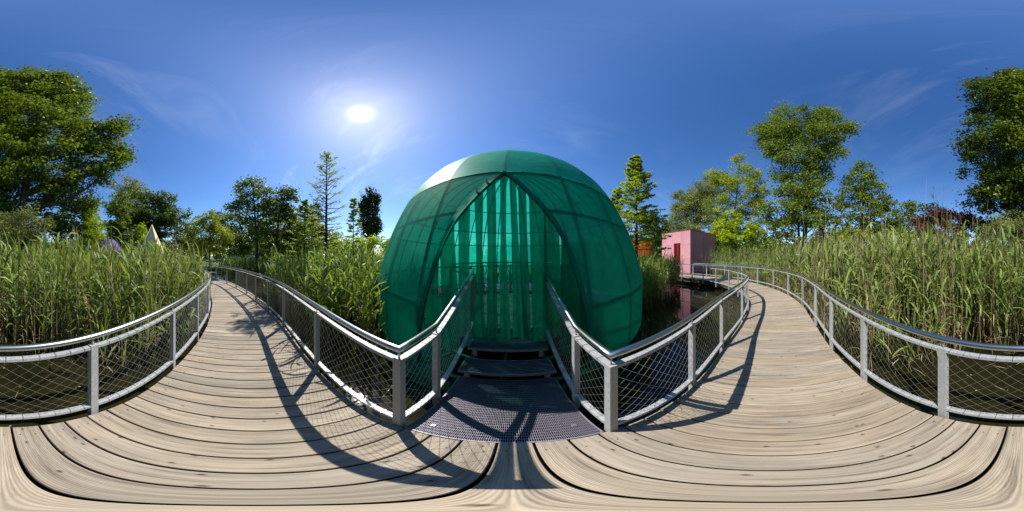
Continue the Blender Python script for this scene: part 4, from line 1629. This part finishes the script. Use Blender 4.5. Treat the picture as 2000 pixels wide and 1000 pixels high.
make_tree('willow_tree', 'pale grey green treetop rising behind the ivy clad tree', 252, 32, [(245, 365, 26, 16), (272, 372, 24, 14), (255, 400, 36, 28), (265, 440, 40, 34)], L_GREY, M_BARK, 1.0, 0.30, 0.55, 2.2, 0.22, 0.7, GB, 7)
make_tree('broadleaf_tree', 'dense dark tree crown right behind the yellow pyramid', 305, 27, [(288, 398, 26, 18), (318, 395, 22, 16), (330, 410, 16, 22), (300, 425, 40, 22), (325, 445, 30, 26), (280, 450, 24, 26)], L_DEEP, M_BARKD, 0.9, 0.28, 0.85, 2.6, 0.24, 0.6, GB, 8)
make_tree('broadleaf_tree', 'slim open crowned tree just past the yellow pyramid', 365, 24, [(364, 415, 9, 10), (362, 435, 18, 16), (372, 455, 20, 18)], L_MID, M_BARK, 0.6, 0.24, 0.55, 2.0, 0.1, 0.6, GB, 9)
make_tree('larch_shrub', 'small lime cone shaped shrub touching the yellow pyramid', 278, 21, [(278, 447, 7, 10), (278, 462, 11, 12)], L_LIME, M_BARK, 0.4, 0.17, 0.8, 2.4, 0.05, 0.6, None, 10, 0.35, 'shrub')
make_tree('broadleaf_tree', 'yellow green feathery tree over the far boardwalk bend', 408, 20, [(410, 432, 24, 16), (395, 455, 28, 24), (425, 462, 26, 24), (410, 485, 30, 16)], L_YEL, M_BARK, 0.6, 0.2, 0.7, 2.4, 0.1, 0.6, GB, 11, 0.4)
make_tree('pine_tree', 'blue grey distant treetop above the yellow green feathery tree', 424, 42, [(424, 420, 10, 10), (426, 440, 16, 16)], L_DARK, M_BARKD, 1.0, 0.35, 0.8, 2.4, 0.2, 0.6, GB, 12)
make_tree('broadleaf_tree', 'mid green tree mass between the feathery tree and the plane tree', 448, 27, [(445, 440, 20, 22), (455, 465, 22, 22), (470, 480, 22, 16), (440, 480, 20, 16)], L_MID, M_BARKD, 0.8, 0.26, 0.8, 2.4, 0.18, 0.6, GB, 13)
make_tree('plane_tree', 'light leafed plane tree with an airy crown and dark stem on the far bank', 502, 17, [(495, 358, 20, 10), (520, 368, 16, 12), (480, 375, 22, 16), (505, 390, 28, 18), (465, 405, 22, 14), (490, 418, 34, 18), (525, 410, 20, 20), (500, 448, 34, 18), (470, 440, 20, 14), (455, 398, 10, 8)], L_MID, M_BARKD, 0.62, 0.2, 0.62, 2.1, 0.2, 0.6, GB, 14)
make_tree('plane_tree', 'darker round tree close beside the airy plane tree', 538, 19, [(560, 372, 16, 10), (555, 392, 24, 16), (540, 415, 24, 20), (565, 420, 22, 18), (545, 450, 30, 20), (575, 452, 20, 16)], L_DEEP, M_BARKD, 0.65, 0.2, 0.75, 2.3, 0.18, 0.6, GB, 15)
make_tree('broadleaf_tree', 'dark columnar tree glimpsed behind the bare cypress', 618, 26, [(618, 408, 10, 12), (617, 430, 13, 16), (617, 455, 16, 18)], L_DARK, M_BARKD, 0.6, 0.24, 0.85, 2.4, 0.15, 0.8, GB, 16)
make_tree('poplar_tree', 'dark columnar poplar standing alone next to the dome', 721, 30, [(722, 382, 8, 12), (712, 395, 10, 12), (731, 395, 10, 14), (720, 410, 17, 18), (722, 432, 20, 18), (721, 452, 19, 14), (735, 440, 8, 20)], L_DARK, M_BARKD, 0.62, 0.26, 0.95, 3.0, 0.25, 1.1, GB, 17)
make_tree('hedge_shrub', 'bright hedge of young trees in front of the dark poplar', 715, 18, [(690, 478, 22, 12), (720, 474, 22, 12), (745, 476, 24, 12), (665, 482, 22, 14), (770, 480, 22, 12)], L_LIME, M_BARK, 0.5, 0.17, 0.8, 2.2, 0.08, 0.7, None, 18, 0.45, 'shrub')
make_cypress('tall sparse cypress with bare dark twigs rising from the backlit reeds', 637, 300, 11.0, 78, L_CYP, 100, 7, 2, 0.085, 0.14, 0.16, None, 0.58, 7, droop=-0.1, cap=46, bw=1.6)
make_cypress('thin lime green cypress sapling between the bare cypress and the poplar', 690, 388, 9.5, 34, L_LIME, 60, 16, 3, 0.08, 0.05, 0.1, None, 0.85, 7, cap=22)
make_cypress('full yellow green cypress just before the bare cypress', 596, 392, 12, 70, L_CYP, 90, 17, 4, 0.085, 0.08, 0.06, None, 0.85, 10, cap=48, droop=0.0)
make_cypress('feathery bright green cypress rising between the dome and the red cube', 1243, 307, 9.3, 96, L_CYP, 120, 26, 5, 0.085, 0.11, 0.28, None, 0.85, 9, cap=60, droop=0.0)
make_cypress('short full cypress pressed against the shoulder of the dome', 1205, 368, 10.8, 60, L_CYP, 70, 18, 6, 0.095, 0.08, 0.08, None, 0.85, 10, cap=44, droop=0.0)
make_tree('broadleaf_tree', 'dark distant tree above the orange cube', 1290, 34, [(1262, 425, 22, 16), (1285, 445, 26, 18), (1305, 450, 24, 16), (1270, 462, 30, 16)], L_DEEP, M_BARKD, 0.9, 0.32, 0.9, 2.4, 0.25, 0.6, GB, 20)
make_tree('willow_tree', 'grey green willow with drooping round crown behind the red cube', 1345, 26, [(1330, 395, 20, 18), (1355, 385, 26, 18), (1385, 365, 26, 22), (1345, 420, 34, 24), (1385, 405, 34, 28), (1360, 450, 44, 24)], L_GREY, M_BARK, 0.75, 0.21, 0.75, 2.4, 0.25, 0.8, GB, 21, 0.3)
make_tree('broadleaf_tree', 'tall yellow green tree with a ragged top beside the willow', 1440, 23, [(1445, 320, 14, 13), (1425, 345, 22, 16), (1465, 340, 20, 16), (1400, 350, 20, 15), (1440, 375, 44, 20), (1480, 375, 20, 24), (1420, 410, 40, 24), (1470, 420, 30, 30), (1450, 450, 44, 24)], L_YEL, M_BARK, 0.75, 0.2, 0.6, 2.1, 0.2, 0.6, GB, 22, 0.4)
make_tree('maple_shrub', 'lime yellow maple bush growing beside the red cube', 1432, 21, [(1425, 430, 26, 14), (1405, 448, 24, 14), (1450, 448, 26, 14), (1425, 468, 44, 16), (1475, 460, 20, 14), (1400, 485, 30, 14)], L_LIME, M_BARK, 0.55, 0.19, 0.85, 2.4, 0.12, 0.6, None, 23, cat='shrub')
make_tree('ash_tree', 'tallest tree with a wide billowing crown over narrow waist behind the reeds', 1570, 18, [(1560, 235, 44, 20), (1605, 232, 34, 20), (1525, 255, 38, 20), (1495, 262, 24, 14), (1640, 252, 24, 14), (1662, 250, 12, 7), (1575, 275, 56, 24), (1510, 290, 28, 20), (1635, 285, 18, 22), (1560, 315, 44, 24), (1525, 330, 22, 20), (1600, 330, 30, 22), (1570, 360, 40, 24)], L_MID, M_BARKD, 0.85, 0.2, 0.75, 2.3, 0.3, 0.6, GB, 24, hang=0.5)
make_tree('ash_tree', 'broad leafy tree mass under the tallest tree behind the reeds', 1560, 16.5, [(1540, 385, 34, 24), (1590, 385, 34, 22), (1520, 415, 34, 24), (1570, 420, 44, 26), (1620, 412, 26, 26), (1530, 450, 44, 22), (1590, 455, 50, 22)], L_OAK, M_BARKD, 0.75, 0.19, 0.75, 2.3, 0.22, 0.6, GB, 25)
make_tree('ash_tree', 'round crowned green tree standing beside the tallest tree', 1690, 19, [(1685, 332, 20, 12), (1680, 355, 34, 18), (1665, 385, 30, 20), (1705, 378, 30, 20), (1725, 395, 24, 14), (1685, 410, 46, 22), (1715, 435, 40, 20), (1670, 445, 40, 22)], L_OAK, M_BARKD, 0.7, 0.2, 0.75, 2.3, 0.22, 0.6, GB, 26)
make_tree('broadleaf_tree', 'low light green tree between the round crowned tree and the copper shrub', 1775, 21, [(1775, 398, 14, 8), (1765, 415, 22, 14), (1795, 412, 18, 12), (1825, 412, 20, 10), (1780, 440, 40, 20), (1740, 450, 30, 18)], L_MID, M_BARK, 0.6, 0.2, 0.65, 2.2, 0.12, 0.6, GB, 27)
make_tree('copper_shrub', 'copper red leaved shrub above the reeds', 1850, 14, [(1835, 425, 26, 16), (1870, 430, 30, 16), (1800, 440, 22, 14), (1910, 438, 30, 14), (1850, 452, 60, 16), (1930, 450, 26, 14)], L_RED, M_BARKD, 0.5, 0.16, 0.85, 2.6, 0.12, 0.6, None, 28, cat='shrub')
make_tree('maple_shrub', 'small lime sapling in front of the copper red shrub', 1877, 11, [(1877, 466, 10, 14), (1876, 480, 12, 10)], L_LIME, M_BARK, 0.35, 0.14, 0.7, 2.2, 0.04, 0.6, None, 29, cat='shrub')
make_tree('willow_shrub', 'pale willow shrub under the tall dark leafy tree', 1985, 10.5, [(1985, 430, 12, 22), (1975, 455, 20, 18), (2000, 455, 20, 20)], L_GREY, M_BARK, 0.45, 0.13, 0.65, 2.2, 0.06, 0.7, None, 30, 0.3, 'shrub')
# thickets closing the gaps low down
make_tree('hedge_shrub', 'low thicket below the round crowned tree behind the reeds', 1700, 15, [(1660, 465, 30, 16), (1700, 468, 34, 14), (1745, 465, 34, 14), (1640, 470, 26, 14), (1790, 468, 30, 14)], L_YEL, M_BARK, 0.55, 0.17, 0.75, 2.2, 0.08, 0.7, None, 31, cat='shrub')
make_tree('hedge_shrub', 'shaded thicket on the far bank under the plane trees', 540, 24, [(480, 488, 26, 12), (520, 485, 30, 12), (560, 480, 30, 16), (600, 478, 30, 16), (640, 482, 30, 16)], L_MID, M_BARK, 0.7, 0.22, 0.8, 2.2, 0.1, 0.7, None, 32, cat='shrub')
make_tree('broadleaf_tree', 'sunlit leafy tree filling the gap behind the two plane trees', 560, 27, [(540, 440, 36, 22), (585, 445, 34, 20), (500, 460, 34, 18), (625, 462, 34, 16), (560, 470, 40, 16)], L_YEL, M_BARK, 0.8, 0.24, 0.8, 2.2, 0.16, 0.6, GB, 34)
make_tree('hedge_shrub', 'thicket behind the purple dome and the yellow pyramid', 280, 30, [(200, 478, 34, 18), (260, 480, 34, 16), (330, 475, 34, 20), (380, 478, 30, 18)], L_DEEP, M_BARK, 0.8, 0.26, 0.85, 2.2, 0.1, 0.7, None, 33, cat='shrub')


# ------------------------------------------------------------------ small distant things
def build_far_walk():
    root = empty('jetty', (-22.5, -5.0, 0))
    tag(root, 'distant jetty with pale deck and railing past the boardwalk bend', 'jetty')
    a, b_ = np.array([-21.0, -8.6]), np.array([-23.2, -2.6])
    o = np.array([-22.5, -5.0])
    t = (b_ - a) / np.linalg.norm(b_ - a); n = np.array([t[1], -t[0]])
    L = np.linalg.norm(b_ - a)
    k = 0
    while k * 0.3 < L:
        c = a + t * (k * 0.3 + 0.15) - o
        m = MB(); m.box((c[0], c[1], 0.08), (0.14, 0.9, 0.03), (t[0], t[1], 0), (n[0], n[1], 0))
        m.build('plank', M_WOOD, root)
        k += 1
    for s in (-1, 1):
        m = MB(); p0, p1 = a + n * s * 0.92 - o, b_ + n * s * 0.92 - o
        m.tube([(*p0, 1.12), (*p1, 1.12)], 0.04, 8); m.build('handrail', M_STEEL, root, True)
        m = MB(); m.tube([(*p0, 0.2), (*p1, 0.2)], 0.025, 6); m.build('bottom_bar', M_GALV, root, True)
        for u in np.arange(0, L + 0.1, 1.3):
            c = a + t * u + n * s * 0.92 - o
            m = MB(); m.box((*c, 0.5), (0.04, 0.04, 0.62)); m.build('post', M_GALV, root)
    for u in np.arange(0.5, L, 2.2):
        c = a + t * u - o
        m = MB(); m.tube([(*c, -1.0), (*c, 0.04)], 0.1, 8); m.build('pier', M_PIER, root, True)


build_far_walk()


def build_lamp():
    p = at(541, 500, 30)
    root = empty('light_mast', (p[0], p[1], -0.3))
    tag(root, 'slim light mast with a crossarm above the airy plane tree', 'lamp')
    h = at(541, 370, 30)[2] + 0.3
    m = MB(); m.tube([(0, 0, 0), (0, 0, h)], [0.11, 0.06], 8); m.build('pole', M_BEAM, root, True)
    m = MB(); m.tube([(-0.55, 0.1, h), (0.55, -0.1, h)], 0.04, 6); m.build('crossarm', M_BEAM, root, True)
    for s in (-1, 1):
        m = MB(); m.box((s * 0.5, -s * 0.1, h + 0.12), (0.2, 0.12, 0.07)); m.build('lamp_head', M_BEAM, root)


build_lamp()


def build_shed():
    p = at(468, 500, 36)
    root = empty('garden_shed', (p[0], p[1], -0.2))
    tag(root, 'small grey hut beyond the far bank under the trees', 'hut')
    M = mat_plain('grey_render', (0.42, 0.41, 0.38), 0.85, 0.12)
    m = MB(); m.box((0, 0, 1.1), (2.4, 1.6, 1.1), (0.5, -0.87, 0), (0.87, 0.5, 0)); m.build('wall', M, root)
    m = MB(); m.box((0, 0, 2.27), (2.6, 1.8, 0.06), (0.5, -0.87, 0), (0.87, 0.5, 0)); m.build('roof', M_BEAM, root)
    m = MB(); m.box((1.42, 0.82, 1.0), (0.45, 0.03, 0.95), (0.5, -0.87, 0), (0.87, 0.5, 0)); m.build('door', M_PIER, root)


build_shed()


def build_woodland():
    rg = np.random.default_rng(77)
    P, T = [], []
    wood = []
    for i in range(230):
        a = rg.uniform(-math.pi, math.pi)
        az = math.degrees(a)
        if -49 < az < -43 or -40 < az < 40 and rg.uniform() < 0.35:
            continue
        d = rg.uniform(44, 66)
        H = rg.uniform(4.5, 8.5)
        if -62 < az < -42:
            H *= 0.6
        if -115 < az < -90:
            H *= 1.05
        c = np.array([d * math.sin(a), d * math.cos(a), 0.0])
        rr = rg.uniform(2.2, 3.8)
        n = 420
        u = rg.normal(0, 1, (n, 3)); u /= np.linalg.norm(u, axis=1)[:, None]
        u *= rg.uniform(0.45, 1, n)[:, None]
        p = c + np.array([0, 0, H * 0.5]) + u * np.array([rr, rr, H * 0.55])
        p[:, 2] = np.maximum(p[:, 2], 0.1)
        P.append(p)
        T.append(np.clip(rg.uniform(0.2, 0.8) + rg.normal(0, 0.14, n), 0, 1))
    P = np.concatenate(P); T = np.concatenate(T)
    v, q = leaf_cards(P, 0.85, rg, 0.4, 0.7)
    o = mesh_obj('woodland', v, q, L_MID, None, False, None, np.repeat(T, 4))
    tag(o, 'far belt of mixed woodland closing the horizon all around', 'woodland', None, 'stuff')


build_woodland()


def build_litter():
    """dry leaf bits and broken stalks floating on the pond"""
    rg = np.random.default_rng(5)
    n = 2600
    xy = np.column_stack([rg.uniform(-9, 11, n), rg.uniform(-7, 9, n)])
    c = np.sin(xy[:, 0] * 1.1 + 2) + np.sin(xy[:, 1] * 1.4 - 1) + 0.7 * np.sin(xy[:, 0] * 2.9 + xy[:, 1] * 2.3)
    xy = xy[(c + rg.normal(0, 0.6, n)) > 0.3]
    n = len(xy)
    a = rg.uniform(0, 6.28, n)
    L = np.where(rg.uniform(0, 1, n) < 0.12, rg.uniform(0.15, 0.5, n), rg.uniform(0.01, 0.05, n))
    W = np.minimum(L * 0.5, rg.uniform(0.006, 0.016, n))
    z = WATER_Z + 0.004 + rg.uniform(0, 0.003, n)
    d = np.column_stack([np.cos(a), np.sin(a)]); s_ = np.column_stack([-np.sin(a), np.cos(a)])
    pts = [xy + d * (L / 2)[:, None], xy + s_ * (W / 2)[:, None], xy - d * (L / 2)[:, None], xy - s_ * (W / 2)[:, None]]
    v = np.stack([np.column_stack([p, z]) for p in pts], 1).reshape(-1, 3)
    q = (np.arange(n) * 4)[:, None] + np.arange(4)[None]
    o = mesh_obj('floating_litter', v, q, M_DRY, None, False, None, np.repeat(rg.uniform(0, 1, n), 4))
    tag(o, 'bits of dry reed floating on the dark pond water', 'litter', None, 'stuff')


build_litter()
